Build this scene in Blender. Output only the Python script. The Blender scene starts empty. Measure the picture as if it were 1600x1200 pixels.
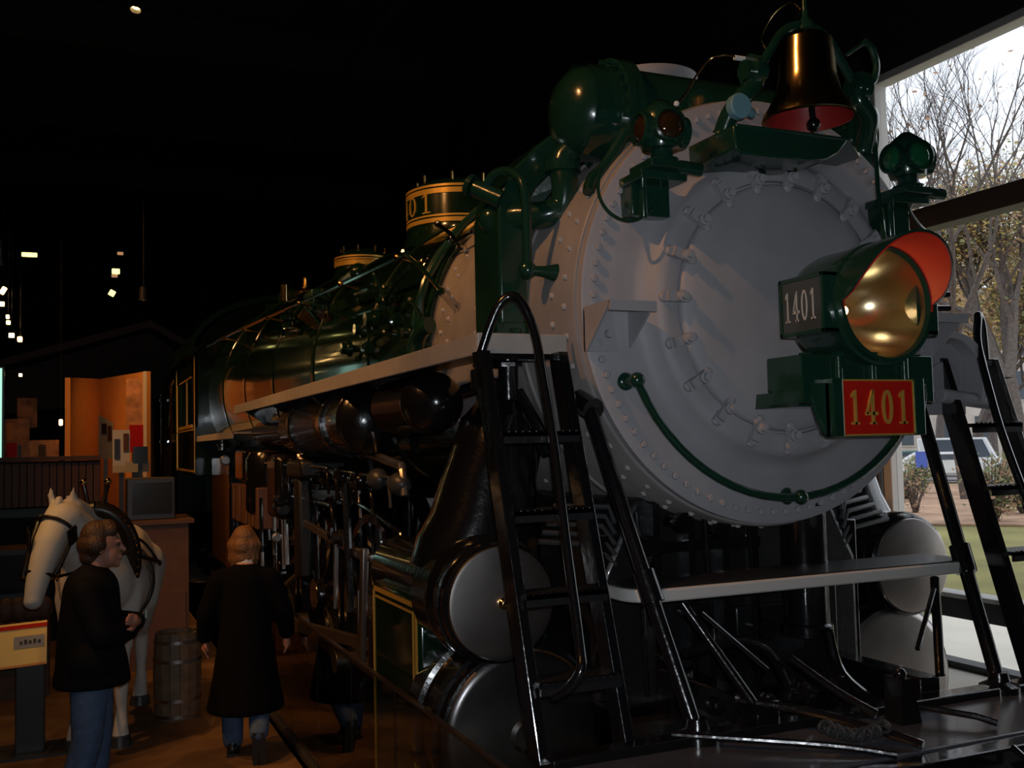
import bpy, bmesh, math, random
from mathutils import Vector, Matrix, Euler
PI = math.pi
rnd = random.Random(1401)
S = bpy.context.scene
C = S.collection

# ------------------------------------------------------------------ camera
CP = Vector((-3.108, -3.966, 2.399)); FPX = 1572.8
YAW, PITCH, ROLL = 0.41018, 0.05915, -0.02314
fw = Vector((math.sin(YAW)*math.cos(PITCH), math.cos(YAW)*math.cos(PITCH), math.sin(PITCH)))
rt0 = Vector((math.cos(YAW), -math.sin(YAW), 0)); up0 = rt0.cross(fw)
RT = rt0*math.cos(ROLL)+up0*math.sin(ROLL); UP = -rt0*math.sin(ROLL)+up0*math.cos(ROLL)
cd = bpy.data.cameras.new('camera'); co = bpy.data.objects.new('camera', cd); C.objects.link(co)
cd.sensor_width = 36; cd.lens = 36*FPX/1600; cd.clip_end = 600; cd.clip_start = .05
m3 = Matrix((RT, UP, -fw)).transposed(); co.matrix_world = Matrix.Translation(CP) @ m3.to_4x4()
S.camera = co

# ------------------------------------------------------------------ exposure and sky
S.view_settings.view_transform = 'Standard'; S.view_settings.look = 'None'
S.view_settings.exposure = 0; S.view_settings.gamma = 1; S.view_settings.use_curve_mapping = False
w = bpy.data.worlds.new('overcast'); S.world = w; w.use_nodes = True
nt = w.node_tree; bg = nt.nodes['Background']
tc = nt.nodes.new('ShaderNodeTexCoord'); nz = nt.nodes.new('ShaderNodeTexNoise'); nz.inputs['Scale'].default_value = 2.2
nz.inputs['Detail'].default_value = 3
cr = nt.nodes.new('ShaderNodeValToRGB'); cr.color_ramp.elements[0].position = .3; cr.color_ramp.elements[1].position = .75
cr.color_ramp.elements[0].color = (.74, .78, .90, 1); cr.color_ramp.elements[1].color = (1, 1, 1.0, 1)
nt.links.new(tc.outputs['Generated'], nz.inputs['Vector']); nt.links.new(nz.outputs['Fac'], cr.inputs['Fac'])
nt.links.new(cr.outputs['Color'], bg.inputs['Color']); bg.inputs['Strength'].default_value = 1.5
SKY = bg

def light(name, kind, loc, power, col, tgt=None, **k):
    d = bpy.data.lights.new(name, kind); o = bpy.data.objects.new(name, d); C.objects.link(o)
    o.location = loc; d.energy = power; d.color = col
    for a, b in k.items(): setattr(d, a, b)
    if tgt is not None: o.rotation_euler = (Vector(tgt)-Vector(loc)).to_track_quat('-Z', 'Y').to_euler()
    return o
# the camera's own flash, a hand's width above the lens
light('camera_flash', 'AREA', CP+RT*.03+UP*.07-fw*.03, 52, (.86, .93, 1.0), CP+fw*8, shape='RECTANGLE', size=.05, size_y=.025)
WARM = (1.0, .44, .13)
SPOTS = [((-6.4, -1.0, 8.2), (-1.0, 1.6, 3.3), 750), ((-7.0, 1.8, 8.4), (-1.1, 4.2, 3.3), 750), ((-7.2, 5.5, 8.4), (-1.1, 7.6, 3.2), 650),
         ((-6.0, 9.5, 8.4), (-1.3, 11.5, 3.0), 900), ((-5.4, 3.4, 8.3), (-2.9, 4.4, .2), 210), ((-3.2, -1.2, 8.6), (0, 4.4, 4.4), 160)]

# ------------------------------------------------------------------ materials
def mat(name, col, rough=.5, metal=0, coat=0, emit=None, es=0, noise=0, nscale=8, bump=0, bscale=60, spec=.5):
    m = bpy.data.materials.new(name); m.use_nodes = True; n = m.node_tree; b = n.nodes['Principled BSDF']
    b.inputs['Base Color'].default_value = (*col, 1); b.inputs['Roughness'].default_value = rough
    b.inputs['Metallic'].default_value = metal; b.inputs['Coat Weight'].default_value = coat; b.inputs['Coat Roughness'].default_value = .06
    b.inputs['Specular IOR Level'].default_value = spec
    if emit: b.inputs['Emission Color'].default_value = (*emit, 1); b.inputs['Emission Strength'].default_value = es
    t = n.nodes.new('ShaderNodeTexCoord')
    if noise:
        z = n.nodes.new('ShaderNodeTexNoise'); z.inputs['Scale'].default_value = nscale; z.inputs['Detail'].default_value = 6
        r = n.nodes.new('ShaderNodeValToRGB'); r.color_ramp.elements[0].position = .3; r.color_ramp.elements[1].position = .7
        r.color_ramp.elements[0].color = (*[c*(1-noise) for c in col], 1); r.color_ramp.elements[1].color = (*[min(1, c*(1+noise)) for c in col], 1)
        n.links.new(t.outputs['Object'], z.inputs['Vector']); n.links.new(z.outputs['Fac'], r.inputs['Fac']); n.links.new(r.outputs['Color'], b.inputs['Base Color'])
    if bump:
        z = n.nodes.new('ShaderNodeTexNoise'); z.inputs['Scale'].default_value = bscale; z.inputs['Detail'].default_value = 4
        q = n.nodes.new('ShaderNodeBump'); q.inputs['Strength'].default_value = bump; q.inputs['Distance'].default_value = .01
        n.links.new(t.outputs['Object'], z.inputs['Vector']); n.links.new(z.outputs['Fac'], q.inputs['Height']); n.links.new(q.outputs['Normal'], b.inputs['Normal'])
    return m
M = {}
M['grey'] = mat('graphite_paint', (.32, .31, .33), .55, 0, 0, noise=.10, nscale=3, bump=.15, bscale=25)
M['shell'] = mat('smokebox_shell_paint', (.28, .26, .255), .5, .15, 0, noise=.18, nscale=4, bump=.3, bscale=6)
M['green'] = mat('green_enamel', (.008, .036, .022), .2, 0, .5, noise=.15, nscale=5, bump=.12, bscale=18)
M['jacket'] = mat('boiler_jacket_green', (.004, .017, .009), .16, 0, .8, bump=.12, bscale=5)
M['black'] = mat('black_enamel', (.006, .006, .007), .2, 0, .7, bump=.25, bscale=22)
M['blackmat'] = mat('black_iron', (.008, .008, .009), .42, 0, .2, bump=.2, bscale=45)
M['steel'] = mat('polished_steel', (.50, .46, .44), .33, 1, 0, noise=.12, nscale=7, bump=.06, bscale=4)
M['chrome'] = mat('bright_steel', (.75, .75, .77), .12, 1)
M['brass'] = mat('brass', (.72, .50, .20), .16, 1)
M['bell'] = mat('bell_brass', (.50, .36, .17), .17, 1, noise=.15, nscale=5)
M['bellred'] = mat('bell_inside_red', (.30, .018, .016), .45, noise=.2, nscale=9)
M['gold'] = mat('gold_leaf', (.62, .38, .07), .3, .35)
M['red'] = mat('red_enamel', (.50, .010, .004), .55, 0, 0, spec=.2)
M['redvisor'] = mat('visor_lining_red', (.50, .012, .006), .5)
M['deckplate'] = mat('deck_plate_paint', (.055, .06, .075), .27, 0, .2, noise=.2, nscale=6)
M['rust'] = mat('rust_stain', (.16, .07, .03), .8)
M['steelshaded'] = mat('shaded_steel', (.20, .19, .19), .30, 1, noise=.2, nscale=7)  # polished steel darkened: the left cover's dark surroundings painted into its colour
M['edge'] = mat('running_board_edge_paint', (.36, .33, .31), .5, noise=.1, nscale=9)
M['lettering'] = mat('silver_lettering', (.45, .45, .43), .4)
M['plate'] = mat('number_glass', (.045, .055, .055), .2, 0, .5)
M['cyan'] = mat('pale_blue_paint', (.12, .26, .31), .55, bump=.3, bscale=60)
M['amber'] = mat('amber_lens', (.03, .014, .006), .06, 0, 1)
M['glens'] = mat('green_lens', (.01, .10, .04), .05, 0, 1)
M['reflector'] = mat('lamp_reflector', (.80, .66, .42), .2, 1)
M['white'] = mat('white_paint', (.75, .74, .72), .5)
M['frame'] = mat('window_frame_paint', (.50, .48, .46), .45)
M['framedark'] = mat('window_frame_brown', (.05, .042, .038), .5)
M['wall'] = mat('black_wall', (.010, .009, .009), .8, noise=.2)
M['ceil'] = mat('black_ceiling', (.008, .008, .009), .85)
M['orange'] = mat('ochre_wall', (.62, .26, .07), .7, noise=.05)
M['brown'] = mat('brown_panel', (.14, .065, .04), .6, noise=.12)
M['darkwood'] = mat('dark_wood', (.06, .032, .016), .6, noise=.35, nscale=12, bump=.3)
M['barrelwood'] = mat('barrel_wood', (.19, .125, .075), .55, noise=.25, nscale=14, bump=.25, bscale=30)
M['paper'] = mat('paper', (.70, .62, .45), .7)
M['darkgrey'] = mat('dark_grey_metal', (.035, .037, .04), .4)
M['skin'] = mat('skin', (.42, .19, .13), .55)
M['coatman'] = mat('dark_navy_cloth', (.003, .0035, .005), .8, spec=.15, bump=.4, bscale=40)
M['coatwoman'] = mat('black_wool_cloth', (.002, .002, .003), .9, spec=.12, bump=.3, bscale=70)
M['jeans'] = mat('blue_denim', (.055, .10, .19), .8, noise=.25, nscale=18, bump=.3, bscale=120)
M['shoe'] = mat('black_leather', (.01, .01, .01), .4)
M['hairbrown'] = mat('brown_hair', (.05, .025, .014), .5, bump=.8, bscale=80)
M['hairfair'] = mat('light_brown_hair', (.20, .095, .036), .45, bump=.8, bscale=80)
M['horse'] = mat('white_horse_coat', (.54, .52, .48), .6, noise=.08, nscale=5)
M['leather'] = mat('harness_leather', (.012, .009, .007), .35)
M['bark'] = mat('bark', (.12, .10, .09), .9, noise=.3)
M['leaf'] = mat('yellow_leaves', (.50, .36, .11), .8, noise=.35, nscale=.6)
M['leafbrown'] = mat('brown_leaves', (.36, .21, .12), .8, noise=.35, nscale=.6)
M['leafolive'] = mat('olive_leaves', (.20, .21, .08), .8, noise=.35, nscale=.6)
M['leafpale'] = mat('pale_tan_leaves', (.55, .43, .28), .8, noise=.3, nscale=.6)
M['grass'] = mat('lawn_grass', (.22, .20, .065), .95, noise=.4, nscale=.35)
M['leafbed'] = mat('fallen_leaves', (.42, .26, .17), .95, noise=.35, nscale=.9)
M['road'] = mat('asphalt', (.36, .33, .34), .9, noise=.1)
M['stone'] = mat('pale_stone', (.62, .55, .52), .85, noise=.12, nscale=.4)
M['winglass'] = mat('far_window_glass', (.10, .12, .15), .15)
M['car'] = mat('white_car_paint', (.85, .86, .88), .25)
M['cargreen'] = mat('teal_car_paint', (.12, .22, .22), .25)
M['tyre'] = mat('tyre_rubber', (.02, .02, .02), .8)
M['blue'] = mat('blue_sign_paint', (.10, .17, .62), .5)
M['screen'] = mat('dark_screen', (.02, .022, .024), .15)
M['teal'] = mat('dark_teal_panel', (.02, .035, .036), .5)
M['lampwarm'] = mat('warm_lamp_glow', (1, .8, .5), .5, emit=(1, .62, .22), es=9)
M['lampgreen'] = mat('yellow_green_lamp_glow', (1, 1, .5), .5, emit=(.95, .85, .28), es=2.2)
M['lampcyan'] = mat('cyan_lamp_glow', (.6, 1, .9), .5, emit=(.45, .9, .75), es=1.0)
M['lampdim'] = mat('dim_lamp_glow', (1, .6, .3), .5, emit=(.9, .45, .22), es=.45)
M['case'] = mat('exhibit_colour_board', (.45, .20, .09), .6, noise=.5, nscale=6)

M['panel_yellow'] = mat('yellow_panel_print', (.85, .62, .22), .5)
M['seatred'] = mat('dark_red_leather', (.07, .015, .012), .4)
M['glassedge'] = mat('glass_edge', (.03, .02, .015), .3)
M['paving'] = mat('pale_paving', (.80, .74, .64), .8, noise=.10, nscale=.9)
M['emitbulb'] = mat('lit_bulb', (1, .8, .5), .5, emit=(1, .70, .34), es=14)

def glass_mat(name, tint, refl):
    m = bpy.data.materials.new(name); m.use_nodes = True; n = m.node_tree; n.nodes.clear()
    o = n.nodes.new('ShaderNodeOutputMaterial'); t = n.nodes.new('ShaderNodeBsdfTransparent'); g = n.nodes.new('ShaderNodeBsdfGlossy')
    mx = n.nodes.new('ShaderNodeMixShader'); f = n.nodes.new('ShaderNodeFresnel'); f.inputs['IOR'].default_value = refl
    t.inputs['Color'].default_value = (*tint, 1); g.inputs['Roughness'].default_value = .01
    ge = n.nodes.new('ShaderNodeNewGeometry'); sb = n.nodes.new('ShaderNodeMath'); sb.operation = 'SUBTRACT'; sb.inputs[0].default_value = 1; n.links.new(ge.outputs['Backfacing'], sb.inputs[1])
    ml = n.nodes.new('ShaderNodeMath'); ml.operation = 'MULTIPLY'; n.links.new(f.outputs[0], ml.inputs[0]); n.links.new(sb.outputs[0], ml.inputs[1])
    n.links.new(ml.outputs[0], mx.inputs[0]); n.links.new(t.outputs[0], mx.inputs[1]); n.links.new(g.outputs[0], mx.inputs[2]); n.links.new(mx.outputs[0], o.inputs[0])
    return m
M['glass'] = glass_mat('clear_pane', (.96, .98, .98), 1.3)
M['barrier'] = glass_mat('barrier_glass', (.86, .89, .88), 1.8)
M['lens'] = glass_mat('lens_glass', (.97, .97, .95), 1.45)

def floor_mat():
    m = bpy.data.materials.new('carpet_brown'); m.use_nodes = True; n = m.node_tree; b = n.nodes['Principled BSDF']
    t = n.nodes.new('ShaderNodeTexCoord'); z = n.nodes.new('ShaderNodeTexNoise'); z.inputs['Scale'].default_value = 3.0; z.inputs['Detail'].default_value = 8
    r = n.nodes.new('ShaderNodeValToRGB'); r.color_ramp.elements[0].position = .35; r.color_ramp.elements[1].position = .7
    r.color_ramp.elements[0].color = (.10, .052, .022, 1); r.color_ramp.elements[1].color = (.20, .115, .05, 1)
    n.links.new(t.outputs['Object'], z.inputs['Vector']); n.links.new(z.outputs['Fac'], r.inputs['Fac']); n.links.new(r.outputs['Color'], b.inputs['Base Color'])
    b.inputs['Roughness'].default_value = .75
    return m
M['carpet'] = floor_mat()
M['cream'] = mat('cream_stone_floor', (.72, .66, .56), .45, noise=.09, nscale=1.6)

# ------------------------------------------------------------------ mesh helpers
class MB:
    def __init__(s): s.v = []; s.f = []; s.mi = []; s.cur = 0
    def add(s, vs, fs):
        o = len(s.v); s.v += [tuple(v) for v in vs]; s.f += [tuple(i+o for i in f) for f in fs]; s.mi += [s.cur]*len(fs); return s
    def box(s, c, d, rot=None, tap=1.0):
        x, y, z = d[0]/2, d[1]/2, d[2]/2; R = rot.to_matrix() if rot is not None else Matrix.Identity(3); c = Vector(c)
        vs = [c+R@Vector((a*x*(tap if k > 0 else 1), b*y*(tap if k > 0 else 1), k*z)) for k in (-1, 1) for b in (-1, 1) for a in (-1, 1)]
        return s.add(vs, [(0, 2, 3, 1), (4, 5, 7, 6), (0, 1, 5, 4), (2, 6, 7, 3), (0, 4, 6, 2), (1, 3, 7, 5)])
    def bb(s, x0, x1, y0, y1, z0, z1): return s.box(((x0+x1)/2, (y0+y1)/2, (z0+z1)/2), (abs(x1-x0), abs(y1-y0), abs(z1-z0)))
    def tube(s, pts, r, n=10, cap=True):
        pts = [Vector(q) for q in pts]; rs = r if isinstance(r, (list, tuple)) else [r]*len(pts)
        o = []; N = None
        for i, q in enumerate(pts):
            a = pts[max(i-1, 0)]; b = pts[min(i+1, len(pts)-1)]; T = (b-a).normalized()
            if N is None:
                N = T.cross(Vector((0, 0, 1)));
                if N.length < .05: N = T.cross(Vector((1, 0, 0)))
            else: N = N-T*N.dot(T)
            N.normalize(); B = T.cross(N)
            o += [q+(N*math.cos(2*PI*k/n)+B*math.sin(2*PI*k/n))*rs[i] for k in range(n)]
        fs = [(i*n+k, i*n+(k+1) % n, (i+1)*n+(k+1) % n, (i+1)*n+k) for i in range(len(pts)-1) for k in range(n)]
        if cap: fs += [tuple(range(n))[::-1], tuple((len(pts)-1)*n+k for k in range(n))]
        return s.add(o, fs)
    def cyl(s, a, b, r, r2=None, n=20): return s.tube([a, b], [r, r if r2 is None else r2], n)
    def lathe(s, prof, org, axis='y', n=48):       # prof: (radius, along)
        org = Vector(org); A = {'x': Vector((1, 0, 0)), 'y': Vector((0, 1, 0)), 'z': Vector((0, 0, 1))}[axis] if isinstance(axis, str) else Vector(axis).normalized()
        U = A.orthogonal().normalized(); V = A.cross(U); o = []; fs = []; idx = []
        for (r, h) in prof:
            if r < 1e-5: idx.append([len(o)]); o.append(org+A*h)
            else:
                idx.append(list(range(len(o), len(o)+n))); o += [org+A*h+(U*math.cos(2*PI*k/n)+V*math.sin(2*PI*k/n))*r for k in range(n)]
        for i in range(len(prof)-1):
            a, b = idx[i], idx[i+1]
            for k in range(n):
                k2 = (k+1) % n
                if len(a) == 1 and len(b) == 1: continue
                if len(a) == 1: fs.append((a[0], b[k2], b[k]))
                elif len(b) == 1: fs.append((a[k], a[k2], b[0]))
                else: fs.append((a[k], a[k2], b[k2], b[k]))
        return s.add(o, fs)
    def ball(s, c, r, n=16, sc=(1, 1, 1), rot=None):
        c = Vector(c); o = []; R = rot.to_matrix() if rot is not None else Matrix.Identity(3); m = max(4, n//2)
        P = lambda t, f: c+R@Vector((r*sc[0]*math.sin(t)*math.cos(f), r*sc[1]*math.sin(t)*math.sin(f), r*sc[2]*math.cos(t)))
        o = [P(0, 0)]+[P(PI*i/m, 2*PI*k/n) for i in range(1, m) for k in range(n)]+[P(PI, 0)]
        fs = [(0, 1+k, 1+(k+1) % n) for k in range(n)]
        for i in range(m-2):
            for k in range(n): fs.append((1+i*n+k, 1+(i+1)*n+k, 1+(i+1)*n+(k+1) % n, 1+i*n+(k+1) % n))
        L = len(o)-1; fs += [(L, 1+(m-2)*n+(k+1) % n, 1+(m-2)*n+k) for k in range(n)]
        return s.add(o, fs)
    def prism(s, poly, vec):                       # polygon (3D points) pushed along vec
        vec = Vector(vec); poly = [Vector(q) for q in poly]; n = len(poly)
        return s.add(poly+[q+vec for q in poly], [tuple(range(n))[::-1], tuple(range(n, 2*n))]+[(k, (k+1) % n, n+(k+1) % n, n+k) for k in range(n)])
    def loft(s, rings, cap=True):
        n = len(rings[0]); vs = [q for r in rings for q in r]
        fs = [(i*n+k, i*n+(k+1) % n, (i+1)*n+(k+1) % n, (i+1)*n+k) for i in range(len(rings)-1) for k in range(n)]
        if cap: fs += [tuple(range(n))[::-1], tuple((len(rings)-1)*n+k for k in range(n))]
        return s.add(vs, fs)
    def mesh(s, name, mats, smooth=True, ang=35):
        me = bpy.data.meshes.new(name); me.from_pydata(s.v, [], s.f); 
        for m in (mats if isinstance(mats, (list, tuple)) else [mats]): me.materials.append(M[m])
        bm = bmesh.new(); bm.from_mesh(me)
        for i, f in enumerate(bm.faces): f.material_index = s.mi[i] if i < len(s.mi) else 0
        bmesh.ops.recalc_face_normals(bm, faces=bm.faces[:]); bm.to_mesh(me); bm.free()
        if smooth:
            me.shade_smooth(); me.set_sharp_from_angle(angle=math.radians(ang))
        return me
    def build(s, name, mats, parent=None, bevel=0, smooth=True, ang=35, loc=None):
        o = bpy.data.objects.new(name, s.mesh(name, mats, smooth, ang)); C.objects.link(o)
        if parent: o.parent = parent
        if loc is not None: o.location = loc
        if bevel:
            b = o.modifiers.new('bevel', 'BEVEL'); b.width = bevel; b.segments = 2; b.limit_method = 'ANGLE'; b.harden_normals = False
        return o
def inst(me, name, parent, loc, rot=(0, 0, 0), sc=(1, 1, 1)):
    o = bpy.data.objects.new(name, me); C.objects.link(o); o.parent = parent; o.location = loc; o.rotation_euler = rot; o.scale = sc; return o
def tag(o, label=None, cat=None, group=None, kind=None):
    if label: o['label'] = label
    if cat: o['category'] = cat
    if group: o['group'] = group
    if kind: o['kind'] = kind
    return o
def thing(name, loc, label, cat, group=None, rz=0):
    o = bpy.data.objects.new(name, None); C.objects.link(o); o.location = loc; o.rotation_euler = (0, 0, rz); o.empty_display_size = .1
    return tag(o, label, cat, group)
def struct(name, mb, m, parent=None, **k):
    o = mb.build(name, m, parent, **k)
    if parent is None: o['kind'] = 'structure'
    return o
def bez(pts, n=8):                                # smooth curve through points
    pts = [Vector(q) for q in pts]; o = []
    for i in range(len(pts)-1):
        p0 = pts[max(i-1, 0)]; p1 = pts[i]; p2 = pts[i+1]; p3 = pts[min(i+2, len(pts)-1)]
        for k in range(n):
            t = k/n; o.append(.5*((2*p1)+(-p0+p2)*t+(2*p0-5*p1+4*p2-p3)*t*t+(-p0+3*p1-3*p2+p3)*t**3))
    return o+[pts[-1]]
def at(x, y, ax, val):                            # survey helper: the point seen at a pixel on a known plane
    d = fw+RT*((x-800)/FPX)+UP*((600-y)/FPX); t = (val-CP[ax])/d[ax]; return CP+d*t
def digit(mb, ch, org, u, v, nrm, w, h, st, th):
    """one serif numeral: org = lower left, u right, v up, pushed along nrm"""
    org, u, v, nrm = Vector(org), Vector(u), Vector(v), Vector(nrm)
    P = lambda x, y: org+u*(x*w)+v*(y*h)
    q = lambda a: mb.prism([P(x, y) for x, y in a], nrm*th)
    s = st
    if ch == '1':
        q([(.5-s/2, .0), (.5+s/2, .0), (.5+s/2, 1), (.5-s/2, .96)]); q([(.2, 0), (.8, 0), (.8, .07), (.2, .07)]); q([(.2, .78), (.5-s/2, .9), (.5-s/2, .98), (.2, .86)])
    elif ch == '4':
        q([(.62-s/2, 0), (.62+s/2, 0), (.62+s/2, 1), (.62-s/2, 1)]); q([(.02, .26), (.98, .26), (.98, .36), (.02, .36)])
        q([(.02, .30), (.16, .30), (.64, .98), (.56, 1)]); q([(.4, 0), (.84, 0), (.84, .07), (.4, .07)])
    elif ch == '0':
        n = 20; a = [(.5+.42*math.cos(2*PI*k/n), .5+.5*math.sin(2*PI*k/n)) for k in range(n)]
        b = [(.5+(.42-s)*math.cos(2*PI*k/n), .5+(.5-s*.5)*math.sin(2*PI*k/n)) for k in range(n)]
        for k in range(n): q([a[k], a[(k+1) % n], b[(k+1) % n], b[k]])
def number(mb, org, u, v, nrm, w, h, th, gap=1.25, st=.2):
    for i, ch in enumerate('1401'): digit(mb, ch, Vector(org)+Vector(u)*(i*w*gap), u, v, nrm, w, h, st, th)

# ================================================================== THE SETTING
W = 4.5; FZ = .2; PX = 1.66; PY0, PY1 = -2.3, 18.5
struct('floor', MB().bb(-14, -PX, -12, 34, FZ-.3, FZ), 'carpet', smooth=False)
struct('floor', MB().bb(PX, W+.05, -12, 34, FZ-.3, FZ).bb(-PX, PX, -12, PY0, FZ-.3, FZ), 'cream', smooth=False)
struct('floor', MB().bb(-PX, PX, PY1, 34, FZ-.3, FZ).bb(-PX, PX, PY0, PY1, -.34, -.28), 'wall', smooth=False)
struct('ceiling', MB().bb(-14, W+.3, -12, 34, 9.3, 9.5), 'ceil', smooth=False)
struct('wall_left', MB().bb(-14.2, -14, -12, 34, 0, 9.4), 'wall', smooth=False)
struct('wall_back', MB().bb(-14.2, W+.3, 34, 34.2, 0, 9.4), 'wall', smooth=False)
struct('wall_front', MB().bb(-14.2, W+.3, -12.2, -12, 0, 9.4), 'wall', smooth=False)
struct('wall_right', MB().bb(W, W+.3, 4.26, 34, 0, 9.4).bb(W, W+.3, -12, 4.26, 6.22, 9.4).bb(W, W+.3, -12, -1.9, 0, 6.22), 'wall', smooth=False)
struct('trim', MB().bb(W-.04, W+.3, -12, 30, 6.10, 7.3), 'wall', smooth=False)     # dark bulkhead above the glazing
# ceiling beams and ducts, nearly black
for i, y in enumerate((-1, 3.5, 8, 12.5, 17, 21.5)):
    struct('ceiling_beam', MB().bb(-14, W, y-.12, y+.12, 8.7, 9.3), 'ceil', smooth=False)
for x in (-5.5, 1.0):
    struct('ceiling_track', MB().bb(x-.04, x+.04, -8, 30, 8.58, 8.68), 'darkgrey', smooth=False)
# glazing: posts, rails, panes
ys = [4.26, 1.36, -1.54]
o = struct('window_1', MB().bb(W-.02, W+.16, -1.9, 4.26, 6.02, 6.10), 'frame', bevel=.01, smooth=False)
MB().bb(W-.06, W+.18, -1.9, 3.98, 4.39, 4.60).build('cross_beam', 'framedark', o, bevel=.01, smooth=False)
MB().bb(W-.02, W+.16, -1.9, 3.98, .67, .86).build('low_rail', 'darkgrey', o, bevel=.01, smooth=False)
MB().bb(W-.04, W+.18, -1.9, 3.98, .86, .90).build('sill', 'frame', o, smooth=False)
MB().bb(W-.02, W+.16, -1.9, 4.26, -.1, FZ+.06).build('bottom_rail', 'darkgrey', o, smooth=False)
for i, y in enumerate(ys):
    for a, b in ((y-.09, y), (y-.36, y-.25)): MB().bb(W-.02, W+.14, a, b, FZ, 6.1).build('post', 'frame', o, bevel=.008, smooth=False)
    MB().bb(W+.02, W+.10, y-.25, y-.20, FZ, 6.1).build('post_core', 'framedark', o, smooth=False)
    MB().bb(W+.02, W+.10, y-.14, y-.09, FZ, 6.1).build('post_core', 'framedark', o, smooth=False)
    MB().bb(W+.04, W+.06, y-.20, y-.14, FZ, 6.1).build('narrow_pane', 'glass', o, smooth=False)
    for z0, z1 in ((FZ+.06, .67), (.90, 4.39), (4.60, 6.03)):
        if i < 2: MB().bb(W+.05, W+.062, ys[i+1], y-.36, z0, z1).build('pane', 'glass', o, smooth=False)
# rails and sleepers under the engine
for s in (-1, 1):
    q = MB(); q.bb(s*.755-.035, s*.755+.035, PY0+.1, PY1-.2, -.03, 0); q.bb(s*.755-.012, s*.755+.012, PY0+.1, PY1-.2, -.12, -.03); q.bb(s*.755-.07, s*.755+.07, PY0+.1, PY1-.2, -.14, -.12)
    struct('rail', q, 'darkgrey', smooth=False)
tieM = MB().box((0, 0, 0), (2.5, .22, .14)).mesh('sleeper', 'darkwood', False)
for k in range(30):
    t = inst(tieM, 'sleeper', None, (0, PY0+.4+k*.66, -.21)); t['kind'] = 'structure'

# ------------------------------------------------------------------ outside
DIR = Vector((.737, .676, 0)); SID = Vector((.676, -.737, 0)); GZ = -.03
def OP(px, dist, z=GZ):                          # point out on the lawn: bearing of a pixel column at the horizon, distance from the window
    d = fw+RT*((px-800)/FPX)+UP*((600-680)/FPX); d.z = 0; d.normalize(); q = CP+d*dist; q.z = z; return q
def band(name, d0, d1, m, z, kind='structure'):
    c = Vector((CP.x, CP.y, 0)); a = c+DIR*d0; b = c+DIR*d1
    p = [a-SID*130, a+SID*130, b+SID*130, b-SID*130]
    q = MB().prism([Vector((v.x, v.y, z-.05)) for v in p], (0, 0, .05)); o = q.build(name, m, None, smooth=False); o['kind'] = kind; return o
g = MB().prism([(W+.2, -60, GZ-.1), (W+160, -60, GZ-.1), (W+160, 160, GZ-.1), (W+.2, 160, GZ-.1)], (0, 0, .1)).build('lawn', 'grass', None, smooth=False); g['kind'] = 'structure'
band('leaf_strewn_ground', 29, 52, 'leafbed', GZ+.06)
band('road', 54, 92, 'road', GZ+.09)
band('verge', 92, 140, 'grass', GZ+.12)

def tree(px, dist, h, r, label, nleaf, leafmats, seed, spread=.62, z0=.28, depth=6, crown=(.35, 1.0)):
    R = random.Random(seed); base = OP(px, dist); t = thing('bare_tree' if nleaf < 900 else 'autumn_tree', base, label, 'tree', 'trees beyond the lawn')
    wood = MB(); tips = []
    def grow(p, d, L, rad, lev):
        pts = [p]; q = p.copy(); dd = d.copy()
        for k in range(3):
            dd = (dd+Vector((R.uniform(-.16, .16), R.uniform(-.16, .16), R.uniform(-.05, .12)))).normalized(); q = q+dd*L/3; pts.append(q.copy())
        wood.tube(pts, [rad, rad*.85, rad*.75, rad*.62], 7 if lev < 2 else 4 if lev < 4 else 3, cap=False)
        if lev >= 3: tips.extend(pts[1:])
        if lev >= depth: return
        for k in range(3 if lev else 4):
            nd = (dd+Vector((R.uniform(-1, 1), R.uniform(-1, 1), R.uniform(-.25, .6)))*spread*(1.15 if lev else .9)).normalized()
            grow(pts[R.choice([2, 3, 3])] if k else pts[3], nd, L*R.uniform(.6, .82), rad*(.56 if lev else .5), lev+1)
    grow(Vector((0, 0, -.2)), Vector((0, 0, 1)), h*z0, r, 0)
    wood.build('trunk', 'bark', t, smooth=False)
    if nleaf:
        lf = MB()
        for k in range(nleaf):
            c = R.choice(tips)+Vector((R.gauss(0, .6), R.gauss(0, .6), R.gauss(-.6, .8)*(1 if nleaf > 900 else .3))); s = R.uniform(.10, .22)*dist/72
            a = Vector((R.uniform(-1, 1), R.uniform(-1, 1), R.uniform(-1, 1))).normalized(); b = a.orthogonal().normalized()
            lf.cur = R.choice(range(len(leafmats))); lf.add([c-a*s, c+b*s*.6, c+a*s, c-b*s*.6], [(0, 1, 2, 3)])
        l = lf.build('foliage', leafmats, t, smooth=False); l['kind'] = 'stuff'
    return t
MB().prism([(W+.3, -40, -.02), (W+.3, -.737*14.6*0+30, -.02), (W+.3, 30, -.02), (CP.x+DIR.x*14.6-SID.x*26, CP.y+DIR.y*14.6-SID.y*26, -.02), (CP.x+DIR.x*14.6+SID.x*30, CP.y+DIR.y*14.6+SID.y*30, -.02)], (0, 0, .02)).build('terrace', 'paving', None, smooth=False)['kind'] = 'structure'
tree(1587, 50, 22, .62, 'big tree at the right with thick dark trunk and yellow leaves', 9500, ['leaf', 'leafolive', 'leafbrown'], 5, z0=.23)
tree(1520, 62, 20, .34, 'autumn tree with pale yellow foliage in front of the stone building', 9000, ['leaf', 'leafbrown', 'leafolive'], 9, z0=.22)
tree(1452, 70, 18, .32, 'autumn tree with tan leaves just right of the engine front', 7500, ['leaf', 'leafbrown'], 11, z0=.24)
tree(1470, 82, 20, .4, 'yellowish autumn tree behind the number plate, partly over the stone building', 7500, ['leaf', 'leafpale', 'leafbrown'], 51, z0=.27)
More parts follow.
